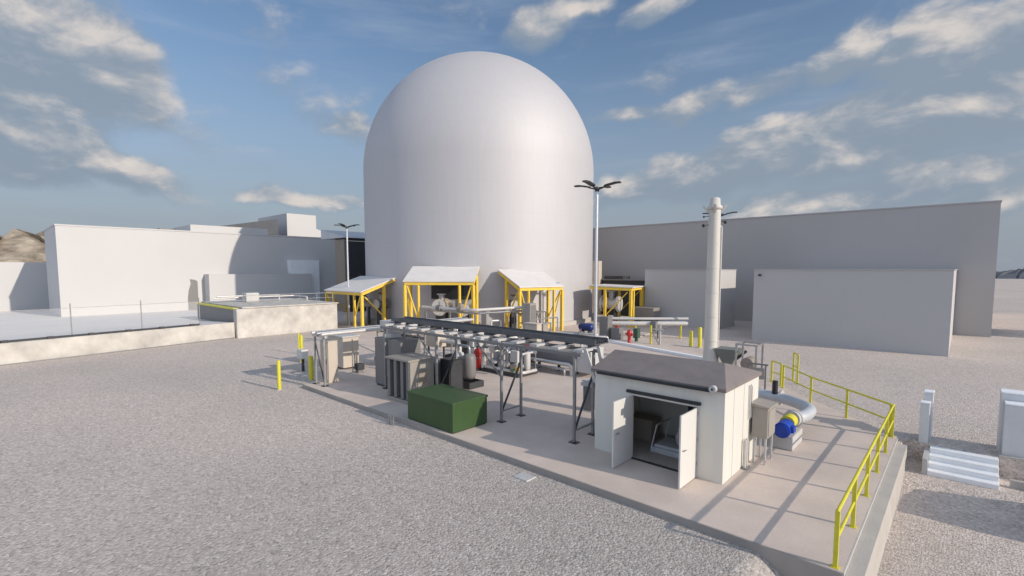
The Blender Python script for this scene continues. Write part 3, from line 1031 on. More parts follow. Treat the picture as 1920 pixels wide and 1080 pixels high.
# inside the shed: pump skid and a bench
T = Thing('shed_pump_skid', 'steel pump on a blue grey skid inside the open shed', 'pump', (-6.0, 14.0, PAD))
z0 = PAD + .032
T.part('skid', MB().bbox(-6.75, -5.3, 13.55, 14.55, z0, z0 + .16, .015), BPIPE)
T.part('drip_tray', MB().bbox(-6.65, -5.7, 13.62, 14.48, z0 + .163, z0 + .25, .01), BPIPE)
T.part('casing', MB().cyl((-5.75, 13.75, z0 + .55), (-5.75, 14.2, z0 + .55), .22, n=20).cyl((-5.75, 13.7, z0 + .55), (-5.75, 13.76, z0 + .55), .28, n=20), GALV)
T.part('motor', MB().cyl((-5.75, 14.2, z0 + .55), (-5.75, 14.8, z0 + .55), .19, n=20), DARK)
T.part('pipe', MB().tube([(-5.75, 13.85, z0 + .7), (-5.75, 13.85, z0 + 1.1), (-5.3, 13.85, z0 + 1.1), (-5.3, 15.3, z0 + 1.1)], .07), INSUL)
T.part('handwheel', MB().tube([(-5.75 + .16 * math.cos(a * math.tau / 10), 13.62, z0 + .82 + .16 * math.sin(a * math.tau / 10)) for a in range(11)], .02, 8).cyl((-5.75, 13.62, z0 + .82), (-5.75, 13.85, z0 + .82), .02), LGREY)
fr = MB()
for x in (-6.72,):
    fr.bar((x, 13.58, z0 + .16), (x + .15, 13.58, z0 + .85), .035).bar((x, 14.5, z0 + .16), (x + .15, 14.5, z0 + .85), .035).bar((x + .15, 13.56, z0 + .85), (x + .15, 14.52, z0 + .85), .035)
T.part('handle_frame', fr, LGREY)
T.part('leg', MB().box(-6.7, -6.6, 13.6, 13.7, z0 - .001, z0 + .02), DARK)
T = Thing('storage_chest', 'brown chest on the floor at the back left of the shed', 'chest', (-7.6, 14.6, PAD))
T.part('body', MB().bbox(-7.95, -7.1, 14.3, 14.95, z0, z0 + .62, .02), BROWN)
T.part('lid', MB().bbox(-7.98, -7.07, 14.27, 14.98, z0 + .625, z0 + .70, .015), BROWN)
single('wall_conduit', 'dark vertical conduit on the back wall inside the shed', 'conduit', MB().bbox(-6.35, -6.22, 15.32, 15.395, z0 + .3, 2.3, .01), DARK, (-6.3, 15.36, PAD))

# junction box and pump on the right of the shed
T = Thing('junction_box', 'taupe electrical box on thin legs against the shed wall', 'electrical box', (-4.05, 15.4, PAD))
T.part('body', MB().bbox(-4.26, -3.84, 14.78, 15.52, .95, 1.83, .02), TAUPE)
T.part('rain_hood', MB().hexa([(-4.29, 14.74, 1.835), (-3.8, 14.74, 1.835), (-3.8, 15.56, 1.835), (-4.29, 15.56, 1.835)], [(-4.29, 14.74, 1.93), (-3.8, 14.74, 1.87), (-3.8, 15.56, 1.87), (-4.29, 15.56, 1.93)]), TAUPE)
T.part('door', MB().bbox(-3.838, -3.822, 14.84, 15.46, 1.02, 1.76, .006), TAUPE)
for x in (-4.2, -3.9):
    for y in (14.85, 15.45):
        T.part('leg', MB().bar((x, y, PAD), (x, y, .95), .05), LGREY)
T = Thing('conduit_stubs', 'pale conduits rising from the pad beside the shed wall', 'conduits', (-4.2, 14.3, PAD))
for y in (14.2, 14.35):
    T.part('conduit', MB().cyl((-4.24, y, PAD), (-4.24, y, 1.0), .04, n=10), INSUL)
T.part('base', MB().bbox(-4.3, -4.16, 14.1, 14.45, PAD, PAD + .04, .01), GREYP)

T = Thing('motor_pump', 'blue motor with yellow coupling guard on a white plinth beside the shed', 'pump', (-3.85, 17.1, PAD))
T.part('plinth', MB().bbox(-4.15, -3.58, 16.55, 17.75, PAD, PAD + .44, .025), LGREY)
T.part('motor', MB().cyl((-3.87, 16.40, PAD + .63), (-3.87, 17.0, PAD + .63), .235, n=24).cyl((-3.87, 16.34, PAD + .63), (-3.87, 16.42, PAD + .63), .20, n=24).bbox(-3.72, -3.56, 16.52, 16.8, PAD + .56, PAD + .76, .02), BLUE)
cg = MB().cyl((-3.87, 17.02, PAD + .72), (-3.87, 17.45, PAD + .72), .215, n=24)
T.part('coupling_guard', cg, YEL)
T.part('casing', MB().cyl((-3.87, 17.52, PAD + .74), (-3.87, 17.8, PAD + .70), .25, n=24).cyl((-3.87, 17.78, PAD + .70), (-3.87, 17.84, PAD + .70), .28, n=24), LGREY)

T = Thing('process_pipe', 'large curved blue grey pipe looping from the shed behind the blue motor', 'pipe', (-4.2, 18.6, PAD))
T.part('pipe', MB().tube([(-6.9, 20.6, .86), (-4.75, 20.5, .86), (-3.66, 19.5, .86), (-3.66, 18.4, .86), (-3.87, 17.83, .86)], .20, 18, bend=.95, seg=10), BPIPE)
T.part('flange', MB().cyl((-5.9, 20.56, .86), (-5.8, 20.555, .86), .29, n=20).cyl((-4.95, 20.53, .86), (-4.87, 20.525, .86), .29, n=20), INSUL)
T.part('actuator', MB().cyl((-5.1, 20.4, 1.0), (-5.1, 20.4, 1.5), .10, n=14), BLACK)
for x in (-6.5, -5.3):
    T.part('support', MB().bar((x, 20.58, PAD), (x, 20.58, .68), .14), GREYP)

# ------------------------------------------------------------------ chimney stack and things beside it
cx, cy = -10.68, 28.74
T = Thing('chimney_stack', 'tall pale chimney stack with crown cap rising behind the shed roof', 'chimney', (cx, cy, PAD))
T.part('shaft', MB().lathe([(.52, PAD), (.40, PAD + .5), (.37, 1.6), (.33, 9.1), (.33, 9.15)], (cx, cy, 0), 28), STACKM)
T.part('cap', MB().lathe([(.33, 9.15), (.40, 9.17), (.42, 9.32), (.30, 9.42), (.27, 9.78), (.18, 9.84), (.02, 9.85)], (cx, cy, 0), 24), STACKM)
hn = MB()
for a in (20, 110, 200, 290):
    c, s_ = math.cos(R(a)), math.sin(R(a))
    hn.bar((cx + c * .36, cy + s_ * .36, 9.0), (cx + c * .62, cy + s_ * .62, 9.42), .13, .10)
T.part('cap_bracket', hn, STACKM)
q = Vector((cx, cy, 0)) + rgt * .43
T.part('side_pipe', MB().tube([q + Vector((0, 0, PAD)), q + Vector((0, 0, 8.2)), q + Vector((0, 0, 8.3)) - rgt * .2], .05, 10), LGREY)
for i in range(6):
    T.part('band', MB().lathe([(.385 - i * .01, 1.6 + i * 1.4), (.392 - i * .01, 1.63 + i * 1.4), (.385 - i * .01, 1.68 + i * 1.4)], (cx, cy, 0), 24), STACKM)
for s_, z in ((-1, 8.25), (-1, 8.75), (1, 8.45)):
    q = Vector((cx, cy, z)) + rgt * (.62 * s_)
    T.part('warning_lamp', MB().ball(q, .10 if z != 8.75 else .06, 12).bar(q, Vector((cx, cy, z + .1)), .035), BLACK)

T = Thing('feed_hopper', 'grey green hopper tapering downward beside the chimney base', 'hopper', (-9.7, 28.9, PAD))
T.part('bin', MB().hexa([(-9.95, 28.7, .35), (-9.45, 28.7, .35), (-9.45, 29.2, .35), (-9.95, 29.2, .35)], [(-10.35, 28.4, 1.25), (-9.0, 28.4, 1.25), (-9.0, 29.5, 1.25), (-10.35, 29.5, 1.25)]), mat('hopper_paint', (.19, .20, .18), .5, var=.1))
T.part('chute', MB().bar((-9.25, 28.9, .7), (-8.75, 28.9, 1.2), .14), DARK)
for x in (-9.9, -9.5):
    T.part('leg', MB().bar((x, 28.95, .02), (x, 28.95, .4), .08), DARK)
T = Thing('steel_gantry', 'small galvanised frame with a brown tank standing behind the shed', 'frame', (-8.3, 28, 0))
for x, y in ((-8.75, 27.2), (-7.75, 27.2), (-8.75, 28.3), (-7.75, 28.3)):
    T.part('post', MB().bar((x, y, 0), (x, y, 1.75), .09), GALV)
T.part('top_frame', MB().bar((-8.8, 27.2, 1.78), (-7.7, 27.2, 1.78), .08).bar((-8.8, 28.3, 1.78), (-7.7, 28.3, 1.78), .08).bar((-8.75, 27.25, 1.78), (-8.75, 28.25, 1.78), .07).bar((-7.75, 27.25, 1.78), (-7.75, 28.25, 1.78), .07), GALV)
T.part('tank', MB().cyl((-8.25, 27.35, .75), (-8.25, 28.15, .75), .32, n=18), BROWN)
T = Thing('bracket_stand', 'thin steel stand just behind the right end of the shed', 'stand', (-6.6, 23.2, PAD))
for x in (-6.9, -6.2):
    T.part('leg', MB().bar((x, 23.2, PAD), (x, 23.2, 1.55), .06), GREYP)
T.part('top_bar', MB().bar((-7.0, 23.2, 1.56), (-6.1, 23.2, 1.56), .07), GREYP)
T.part('plate', MB().bbox(-6.85, -6.25, 23.16, 23.20, .9, 1.4, .008), TAUPE)

# ------------------------------------------------------------------ light poles
def light_pole(label, x, y, h):
    T = Thing('light_pole', label, 'light pole', (x, y, 0), group='tall light poles with four black heads', local=True)
    T.part('pole', MB().lathe([(.10, 0), (.095, .4), (.075, h - .05), (.075, h)], (0, 0, 0), 14), POLEM)
    T.part('base', MB().bbox(-.2, .2, -.2, .2, 0, .08, .02), CONC2)
    T.part('hub', MB().cyl((0, 0, h - .12), (0, 0, h + .12), .12, .09, 14), BLACK)
    for a in (12, 92, 192, 272):
        ca, sa = math.cos(R(a)), math.sin(R(a))
        d = Vector((ca, sa, 0)); t = Vector((-sa, ca, 0))
        arm = MB().bar(d * .08 + Vector((0, 0, h)), d * .5 + Vector((0, 0, h + .13)), .07)
        ap_ = T.part('arm', arm, BLACK)
        hd = MB()
        w = .155
        lo, hi = [], []
        st = [(.42, .10, .15), (.62, .15, w), (1.0, .22, w), (1.28, .22, .12)]
        vs = []
        for r_, z_, ww in st:
            for s_, zz in ((-1, 0), (1, 0), (1, .07), (-1, .07)):
                vs.append(d * r_ + t * (s_ * ww) + Vector((0, 0, h + z_ + zz)))
        fs = [(0, 1, 2, 3), (15, 14, 13, 12)]
        for i in range(3):
            for j in range(4):
                fs.append((i * 4 + j, i * 4 + (j + 1) % 4, (i + 1) * 4 + (j + 1) % 4, (i + 1) * 4 + j))
        hd.add(vs, fs)
        T.part('lamp_head', hd, BLACK, parent=ap_)
    return T


lp = light_pole('light pole in front of the dome\'s right edge, tallest in view', -14.59, 22.55, 10.0)
copy_thing(lp.o, (-45.93, 25.42, 0), R(25), 'light pole left of the dome above the lowest canopy')
copy_thing(lp.o, (-14.55, 40.2, 0), R(8), 'light pole mostly hidden behind the chimney stack')

# ------------------------------------------------------------------ bollards
def bollard(label, x, y, h, r=.085, z0=0., first=[None]):
    g_ = 'yellow bollards round the pad'
    if first[0] is None:
        T = Thing('bollard', label, 'bollard', (x, y, z0), group=g_, local=True)
        T.part('post', MB().lathe([(.085, -.02), (.085, 1.36), (.07, 1.41), (.03, 1.435), (.001, 1.44)], (0, 0, 0), 16), YEL)
        T.part('collar', MB().lathe([(.13, 0), (.13, .03), (.088, .045)], (0, 0, 0), 16), CONC2)
        first[0] = T.o
        return T.o
    c = copy_thing(first[0], (x, y, z0), 0, label)
    c.scale = (r / .085, r / .085, h / 1.44)
    return c


bollard('yellow bollard standing alone on the gravel left of the pad corner', -23.83, 9.48, 1.44)
bollard('yellow bollard farthest left near the concrete loading dock', -29.9, 13.3, 1.74, .10)
bollard('dull yellow bollard beside the left corner trestle of the pad', -24.7, 11.45, 1.3, .12)
bollard('shorter left bollard of the pair beyond the pad near the chimney', -14.81, 35.9, 1.2, .13)
bollard('taller right bollard of the pair beyond the pad near the chimney', -14.1, 35.8, 1.55, .13)
bollard('thin yellow bollard behind the farthest left bollard', -33.2, 14.6, 1.5, .05)
T = Thing('hose_cabinet', 'small white box on a post by the bollards near the left trestle', 'box', (-27.3, 12.2, 0))
T.part('box', MB().bbox(-27.6, -27.0, 12.0, 12.4, .75, 1.25, .02), DOORW)
T.part('post', MB().bar((-27.3, 12.2, 0), (-27.3, 12.2, .75), .12), DARK)

# ------------------------------------------------------------------ green box and machines on the pad
T = Thing('green_enclosure', 'plain dark green metal equipment box at the front edge of the pad', 'enclosure', (-13.7, 11.3, PAD))
T.part('body', MB().bbox(-14.98, -12.42, 10.56, 12.18, PAD + .03, 1.16, .015), GREEN)
T.part('lid', MB().bbox(-15.01, -12.39, 10.53, 12.21, 1.163, 1.24, .018), GREEN)
T.part('base', MB().box(-14.95, -12.45, 10.60, 12.14, PAD, PAD + .028), DARK)

T = Thing('cooler_unit', 'grey finned cooler with dark vertical slots left of the green box', 'cooler', (-17.3, 12.2, PAD))
for x in (-18.08, -17.60, -17.12, -16.72):
    T.part('fin', MB().bbox(x, x + .20, 11.72, 13.0, PAD + .16, 1.94, .015), GREYP)
T.part('core', MB().box(-17.95, -16.6, 11.95, 12.9, PAD + .12, 1.9), BLACK)
T.part('top_plate', MB().bbox(-18.14, -16.44, 11.66, 13.06, 1.945, 2.03, .015), TAUPE)
T.part('base', MB().bbox(-18.14, -16.44, 11.68, 13.04, PAD, PAD + .14, .015), TAUPE)
T.part('side_panel', MB().bbox(-16.515, -16.47, 11.76, 12.98, PAD + .15, 1.94, .01), TAUPE)
T.part('nameplate', MB().bbox(-16.468, -16.45, 12.2, 12.62, 1.0, 1.55, .004), BROWN)

T = Thing('tall_cabinet', 'tallest plain dark grey cabinet left of the finned cooler', 'cabinet', (-19.7, 13.3, PAD))
T.part('body', MB().bbox(-20.75, -18.6, 12.78, 13.9, PAD + .08, 2.5, .03), GREYP)
T.part('base', MB().box(-20.7, -18.65, 12.83, 13.85, PAD, PAD + .078), DARK)
T.part('top_box', MB().bbox(-20.4, -19.7, 13.0, 13.6, 2.505, 2.72, .02), LGREY)
T.part('door_seam', MB().box(-19.69, -19.67, 12.772, 12.779, PAD + .15, 2.42), DARK)

T = Thing('rounded_tank', 'squat grey rounded tank on a stand behind the finned cooler', 'tank', (-17.2, 14.3, PAD))
T.part('shell', MB().lathe([(.02, -.78), (.25, -.76), (.36, -.70), (.41, -.6), (.41, .6), (.36, .70), (.25, .76), (.02, .78)], (-17.6, 13.72, 1.38), 24, 'x'), GREYP)
for x in (-18.15, -17.25):
    T.part('saddle', MB().box(x, x + .2, 13.45, 14.0, PAD, 1.1), DARK)
T.part('nozzle', MB().cyl((-17.8, 13.72, 1.75), (-17.8, 13.72, 1.98), .10).cyl((-17.8, 13.72, 1.96), (-17.8, 13.72, 2.02), .16), LGREY)

T = Thing('compressor_unit', 'pair of upright pale vessels on a frame right of the finned cooler', 'compressor', (-17.6, 15.6, PAD))
for x in (-17.9, -17.1):
    v = T.part('vessel', MB().lathe([(.02, PAD + .35), (.26, PAD + .4), (.32, PAD + .55), (.32, 1.55), (.26, 1.72), (.02, 1.80)], (x, 15.6, 0), 20), LGREY if x < -17.5 else GREYP)
T.part('frame', MB().box(-18.4, -16.6, 15.15, 15.22, PAD, PAD + .3).box(-18.4, -16.6, 16.0, 16.07, PAD, PAD + .3).box(-18.4, -18.3, 15.222, 15.998, PAD, PAD + .3).box(-16.7, -16.6, 15.222, 15.998, PAD, PAD + .3), DARK)
T.part('pipe', MB().tube([(-17.9, 15.6, 1.75), (-17.9, 15.6, 2.1), (-17.1, 15.6, 2.1), (-17.1, 15.6, 1.75)], .07), GALV)
T.part('control_panel', MB().bbox(-18.55, -18.42, 15.3, 15.9, .9, 1.6, .02), DARK)
T.part('gauge', MB().cyl((-17.5, 15.25, 1.5), (-17.5, 15.18, 1.5), .12, n=16).bar((-17.5, 15.25, .4), (-17.5, 15.25, 1.5), .04), LGREY)

T = Thing('black_cabinet', 'black upright cabinet squeezed between the finned cooler and the pale vessels', 'cabinet', (-16.1, 13.9, PAD))
T.part('body', MB().bbox(-16.45, -15.85, 13.3, 14.1, PAD + .06, 1.92, .02), BLACK)
T.part('base', MB().box(-16.4, -15.9, 13.35, 14.05, PAD, PAD + .058), GREYP)
T.part('door', MB().bbox(-15.848, -15.83, 13.38, 14.02, PAD + .2, 1.84, .006), DARK)
T = Thing('beige_motor_box', 'square beige box raised on a frame behind the tallest grey cabinet', 'box', (-21.2, 16.8, PAD))
T.part('box', MB().bbox(-21.6, -20.7, 16.5, 17.2, 1.55, 2.35, .03), BEIGE)
for x in (-21.5, -20.8):
    T.part('leg', MB().bar((x, 16.6, PAD), (x, 16.6, 1.55), .08), DARK)
    T.part('leg', MB().bar((x, 17.1, PAD), (x, 17.1, 1.55), .08), DARK)
T.part('pipe', MB().tube([(-20.7, 16.85, 1.9), (-19.2, 16.85, 1.9), (-19.2, 16.85, PAD)], .11), INSUL)
T = Thing('beige_cabinet', 'narrow beige cabinet behind the left corner trestle', 'cabinet', (-23.0, 11.6, PAD))
T.part('body', MB().bbox(-23.45, -22.62, 11.36, 11.86, PAD, 2.25, .02), BEIGE)
T.part('door', MB().bbox(-23.38, -22.69, 11.335, 11.357, PAD + .12, 2.15, .008), BEIGE)
T.part('handle', MB().bbox(-22.80, -22.76, 11.31, 11.333, 1.1, 1.35, .006), DARK)
T = Thing('beige_control_desk', 'wide beige cabinet with a dark slot beyond the left corner trestle', 'cabinet', (-26.8, 14.4, PAD))
T.part('body', MB().bbox(-27.7, -25.9, 13.9, 14.9, .1, 1.85, .03), BEIGE)
T.part('slot', MB().box(-27.2, -27.0, 13.88, 13.897, .6, 1.4), BLACK)
T.part('top', MB().bbox(-27.76, -25.84, 13.84, 14.96, 1.855, 1.93, .015), LGREY)
T = Thing('sump_box', 'small black box on a thin post near the tallest grey cabinet', 'box', (-23.8, 13.7, PAD))
T.part('box', MB().bbox(-24.0, -23.6, 13.5, 13.9, PAD + .18, PAD + .52, .02), DARK)
T.part('post', MB().bar((-24.05, 13.45, PAD), (-24.05, 13.45, 2.0), .05), GALV)
T.part('foot', MB().box(-23.95, -23.65, 13.55, 13.85, PAD, PAD + .178), GREYP)

T = Thing('pipe_skid', 'low grey skid of pipes left of the tallest grey cabinet', 'pipe skid', (-24.5, 17.2, PAD))
T.part('base', MB().bbox(-26.4, -22.8, 16.2, 17.6, PAD, PAD + .22, .02), GREYP)
T.part('pipe', MB().tube([(-26.3, 16.5, .9), (-23.2, 16.5, .9), (-23.2, 17.4, .9), (-23.2, 17.4, PAD + .22)], .14), GALV)
T.part('pipe', MB().tube([(-26.2, 16.9, 1.35), (-23.4, 16.9, 1.35), (-23.4, 16.9, PAD + .22)], .18), INSUL)
T.part('pipe', MB().tube([(-26.0, 17.3, 1.75), (-23.0, 17.3, 1.75)], .12), DARK)
T.part('tank', MB().cyl((-25.9, 16.9, 2.2), (-23.7, 16.9, 2.2), .28, n=18), LGREY)
for x in (-26.2, -24.6, -23.05):
    fr = MB()
    fr.bar((x, 16.35, PAD + .2), (x, 16.35, 2.0), .07).bar((x, 17.5, PAD + .2), (x, 17.5, 2.0), .07).bar((x, 16.3, 1.95), (x, 17.55, 1.95), .07)
    T.part('frame', fr, GREYP)


def extinguisher(label, x, y, z0, h, r):
    T = Thing('red_cylinder', label, 'cylinder', (x, y, z0), group='red cylinders among the machinery')
    T.part('body', MB().lathe([(r * .9, z0 + .12), (r, z0 + .16), (r, z0 + h - r), (r * .7, z0 + h - r * .35), (r * .25, z0 + h - r * .1), (.02, z0 + h - r * .1)], (x, y, 0), 18), RED)
    T.part('valve', MB().cyl((x, y, z0 + h - r * .15), (x, y, z0 + h + .08), .05, n=10).bar((x - .1, y, z0 + h + .06), (x + .12, y, z0 + h + .06), .05), DARK)
    T.part('stand', MB().cyl((x, y, z0), (x, y, z0 + .13), r * 1.15, n=18), DARK)
    T.part('strap', MB().cyl((x, y, z0 + h * .55), (x, y, z0 + h * .55 + .05), r * 1.03, n=18), GREYP)
    return T


extinguisher('narrow red cylinder left of the pump skid under the cable tray', -19.6, 18.5, PAD, 1.26, .20)
T = Thing('red_hose_box', 'red box on a dark stand right of the pump skid under the cable tray', 'box', (-18.6, 22, PAD))
T.part('box', MB().bbox(-18.95, -18.3, 21.7, 22.2, .55, 1.30, .03), RED)
T.part('stand', MB().box(-18.85, -18.4, 21.8, 22.1, PAD, .545), BLACK)
T.part('door', MB().bbox(-18.88, -18.37, 21.67, 21.697, .62, 1.23, .01), RED)
T = Thing('grey_board', 'slim dark grey panel left of the narrow red cylinder', 'panel', (-20.5, 18.4, PAD))
T.part('board', MB().bbox(-20.75, -20.25, 18.3, 18.5, .75, 1.85, .02), DARK)
T.part('post', MB().bar((-20.68, 18.4, PAD), (-20.68, 18.4, .75), .06), LGREY)
T.part('post', MB().bar((-20.32, 18.4, PAD), (-20.32, 18.4, .75), .06), LGREY)

T = Thing('pump_skid', 'crowded skid of small pumps and pipes between the red cylinder and red box', 'pump skid', (-18, 19, PAD))
T.part('base', MB().bbox(-19.3, -16.6, 18.5, 20.1, PAD, PAD + .18, .02), DARK)
for x, y in ((-18.8, 18.9), (-17.9, 18.9), (-17.0, 18.9)):
    T.part('pump', MB().cyl((x, y - .2, .62), (x, y + .35, .62), .19, n=16).cyl((x, y - .28, .62), (x, y - .2, .62), .25, n=16).box(x - .15, x + .15, y - .1, y + .3, PAD + .182, .45), GALV)
    T.part('motor', MB().cyl((x, y + .36, .62), (x, y + .85, .62), .16, n=16), GREYP)
    T.part('pipe', MB().tube([(x, y - .05, .80), (x, y - .05, 1.35), (x + .3, y - .05, 1.35), (x + .3, y + .9, 1.35)], .06), INSUL)
T.part('header', MB().cyl((-19.2, 19.9, 1.35), (-16.6, 19.9, 1.35), .12, n=14).cyl((-19.2, 19.9, .95), (-16.6, 19.9, .95), .10, n=14), GALV)
T.part('guard', MB().bbox(-16.85, -16.55, 18.55, 18.8, .5, .72, .02), YELO)
T.part('guard', MB().bbox(-17.15, -16.9, 18.5, 18.7, .42, .56, .02), mat('green_guard_paint', (.12, .22, .08), .5))
fr = MB()
for x in (-19.2, -17.9, -16.7):
    fr.bar((x, 20.0, PAD + .18), (x, 20.0, 1.7), .06)
fr.bar((-19.25, 20.0, 1.7), (-16.65, 20.0, 1.7), .06)
T.part('frame', fr, GREYP)
T.part('gauge_box', MB().bbox(-18.6, -18.2, 18.4, 18.6, 1.35, 1.7, .02), LGREY)
for i, (x, y, h, rr, m_) in enumerate(((-19.15, 19.5, 1.75, .16, LGREY), (-18.35, 19.5, 1.55, .2, GALV), (-17.45, 19.5, 1.8, .15, GREYP), (-16.8, 19.45, 1.5, .18, LGREY))):
    v = T.part('filter_vessel', MB().lathe([(.02, .4), (rr * .8, .42), (rr, .52), (rr, h - .25), (rr * .8, h - .1), (.02, h - .05)], (x, y, 0), 16), m_)
    T.part('cap', MB().cyl((x, y, h - .07), (x, y, h + .06), rr * .45, n=12).cyl((x, y, h + .05), (x, y, h + .09), rr * .9, n=14), DARK, parent=v)
T.part('cross_pipe', MB().tube([(-19.3, 18.6, .45), (-16.4, 18.6, .45), (-16.4, 19.7, .45)], .09), INSUL)
T.part('cross_pipe', MB().tube([(-19.15, 18.45, PAD + .2), (-19.15, 18.45, 1.6), (-17.3, 18.45, 1.6), (-17.3, 18.45, .7)], .055), GALV)
for x in (-18.9, -18.0, -17.6):
    vv_ = T.part('valve', MB().cyl((x - .13, 18.45, 1.6), (x + .13, 18.45, 1.6), .11, n=12).cyl((x, 18.45, 1.6), (x, 18.45, 1.85), .03, n=8), GREYP)
    T.part('handwheel', MB().cyl((x, 18.45, 1.85), (x, 18.45, 1.88), .13, n=14), DARK, parent=vv_)
T.part('control_box', MB().bbox(-17.0, -16.5, 18.35, 18.5, 1.0, 1.6, .02), LGREY)

T = Thing('duct_skid', 'long dark grey duct on supports right of the red box', 'duct', (-16, 21.3, PAD))
T.part('duct', MB().bbox(-18.0, -14.6, 21.0, 21.9, .68, 1.38, .04), GREYP)
T.part('end_box', MB().bbox(-14.55, -13.7, 20.8, 22.0, .45, 1.72, .03), LGREY)
T.part('pipe', MB().tube([(-17.8, 20.8, .75), (-14.9, 20.8, .75), (-14.9, 20.8, PAD)], .10), INSUL)
T.part('pipe', MB().tube([(-17.6, 20.6, .5), (-15.2, 20.6, .5), (-15.2, 20.6, PAD)], .08), GALV)
for x in (-17.6, -16.2, -15.0):
    T.part('leg', MB().bar((x, 21.45, PAD), (x, 21.45, .68), .12), DARK)

T = Thing('slim_cabinet', 'slim brown grey pedestal cabinet between the trestle and the shed', 'cabinet', (-10.6, 16.1, PAD))
T.part('body', MB().bbox(-10.82, -10.42, 15.9, 16.3, PAD + .04, 1.36, .02), GREYP)
T.part('cap', MB().bbox(-10.86, -10.38, 15.86, 16.34, 1.365, 1.42, .015), LGREY)
T.part('base', MB().box(-10.85, -10.39, 15.87, 16.33, PAD, PAD + .038), LGREY)

# ------------------------------------------------------------------ cable tray on trestles
YN, YF = 12.68, 13.75
ZB, ZTOP = 2.98, 3.44
T = Thing('cable_tray_rack', 'long raised cable tray on braced steel trestles crossing the pad', 'pipe rack', (-14, 13.2, PAD))


def trestle(T, x, z0=PAD, zt=ZB, dx=0.):
    l1 = T.part('leg', MB().bar((x, YN, z0), (x, YN, zt), .08), STEELG)
    l2 = T.part('leg', MB().bar((x, YF, z0), (x, YF, zt), .08), STEELG)
    T.part('brace', MB().bar((x, YN + .04, z0 + .42), (x, YF - .04, zt - .75), .055), DARK)
    T.part('cross_bar', MB().bar((x, YN + .05, z0 + .40), (x, YF - .05, z0 + .40), .055), STEELG)
    T.part('foot', MB().box(x - .14, x + .14, YN - .12, YN + .12, z0, z0 + .03), DARK, parent=l1)
    T.part('foot', MB().box(x - .14, x + .14, YF - .12, YF + .12, z0, z0 + .03), DARK, parent=l2)


for x in (-8.95, -12.18, -15.9, -19.7):
    trestle(T, x)
T.part('beam', MB().bar((-8.7, YN, ZB + .06), (-20.0, YN, ZB + .06), .10, .10), GREYP)
T.part('beam', MB().bar((-8.7, YF, ZB + .06), (-20.0, YF, ZB + .06), .10, .10), GREYP)
# longitudinal knee braces
for x, d in ((-12.18, -1.3), (-15.9, -1.3)):
    T.part('knee_brace', MB().bar((x, YN, ZB - 1.15), (x + d, YN, ZB - .02), .055), GREYP)
nb_ = 13
for i in range(nb_):
    x = -8.9 - i * .915
    T.part('bracket', MB().bbox(x - .16, x + .16, YN + .06, YF - .34, ZB + .125, ZB + .21, .012), LGREY)
tr = MB()
tr.box(-20.1, -8.6, YF - .42, YF + .30, ZTOP - .15, ZTOP - .12).box(-20.1, -8.6, YF - .45, YF - .421, ZTOP - .16, ZTOP + .02).box(-20.1, -8.6, YF + .301, YF + .33, ZTOP - .16, ZTOP + .02)
for i in range(13):
    x = -8.9 - i * .915
    tr.box(x - .03, x + .03, YF - .40, YF + .28, ZB + .204, ZTOP - .152)
T.part('cable_tray', tr, TRAYM)
cb = MB()
for j in range(6):
    y = YF - .36 + j * .12
    cb.cyl((-20.0, y, ZTOP - .07), (-8.7, y, ZTOP - .07), .042, n=8)
T.part('cables', cb, DARK)
# slanted end of the tray dropping to the shed
T.part('drop_brace', MB().bar((-8.62, 12.75, 3.25), (-8.35, 12.95, 2.2), .12, .05).bar((-8.62, 13.5, 3.25), (-8.35, 13.5, 2.2), .12, .05), LGREY)
T.part('platform', MB().bbox(-9.6, -8.5, 13.95, 15.1, 1.72, 1.84, .02), LGREY)

# lower rack running from the corner trestle back towards the dome
T = Thing('pipe_rack', 'lower pale pipe rack from the pad corner back towards the dome', 'pipe rack', (-22.9, 16, PAD))
for y in (10.95, 15.2, 19.6):
    for x in (-23.1, -22.2):
        lg = T.part('leg', MB().bar((x, y, PAD), (x, y, 2.5), .085), GALV)
        T.part('foot', MB().box(x - .13, x + .13, y - .13, y + .13, PAD, PAD + .03), DARK, parent=lg)
    T.part('brace', MB().bar((-23.06, y, 2.2), (-22.24, y, .35), .055), DARK)
    T.part('cross_bar', MB().bar((-23.3, y, 2.55), (-22.0, y, 2.55), .09), LGREY)
for x in (-23.15, -22.65, -22.15):
    T.part('pipe', MB().cyl((x, 10.8, 2.68), (x, 20.5, 2.68), .085 if x != -22.65 else .11, n=14), INSUL if x != -22.65 else GALV)
T.part('cross_pipe', MB().tube([(-22.4, 17.2, 2.9), (-20.8, 17.2, 2.9), (-20.2, 14.0, 3.3)], .09), INSUL)
T.part('junction', MB().bbox(-21.1, -20.3, 13.3, 14.3, 2.78, 3.25, .03), LGREY)

# pipe bridge in front of the dome
T = Thing('pipe_bridge', 'horizontal pale pipe run in front of the dome ending at a grey cabinet', 'pipe', (-30, 28, .06))
T.part('pipe', MB().tube([(-35.5, 26.8, 2.45), (-29.3, 27.3, 2.45), (-27.2, 31.2, 2.6)], .13), INSUL)
T.part('pipe', MB().tube([(-35.5, 27.2, 2.15), (-29.4, 27.8, 2.15), (-27.3, 31.4, 2.3)], .09), GALV)
for q in ((-35.3, 27.0), (-32.3, 27.25), (-29.5, 27.6)):
    T.part('support', MB().bar((*q, .06), (*q, 2.1), .12), GREYP)
T.part('valve', MB().cyl((-33.6, 26.95, 2.45), (-33.1, 26.98, 2.45), .26, n=16).cyl((-33.35, 26.97, 2.45), (-33.35, 26.97, 3.0), .07, n=10), GREYP)
T.part('valve', MB().cyl((-31.1, 27.15, 2.45), (-30.6, 27.2, 2.45), .26, n=16).cyl((-30.85, 27.17, 2.45), (-30.85, 27.17, 3.0), .07, n=10), BROWN)
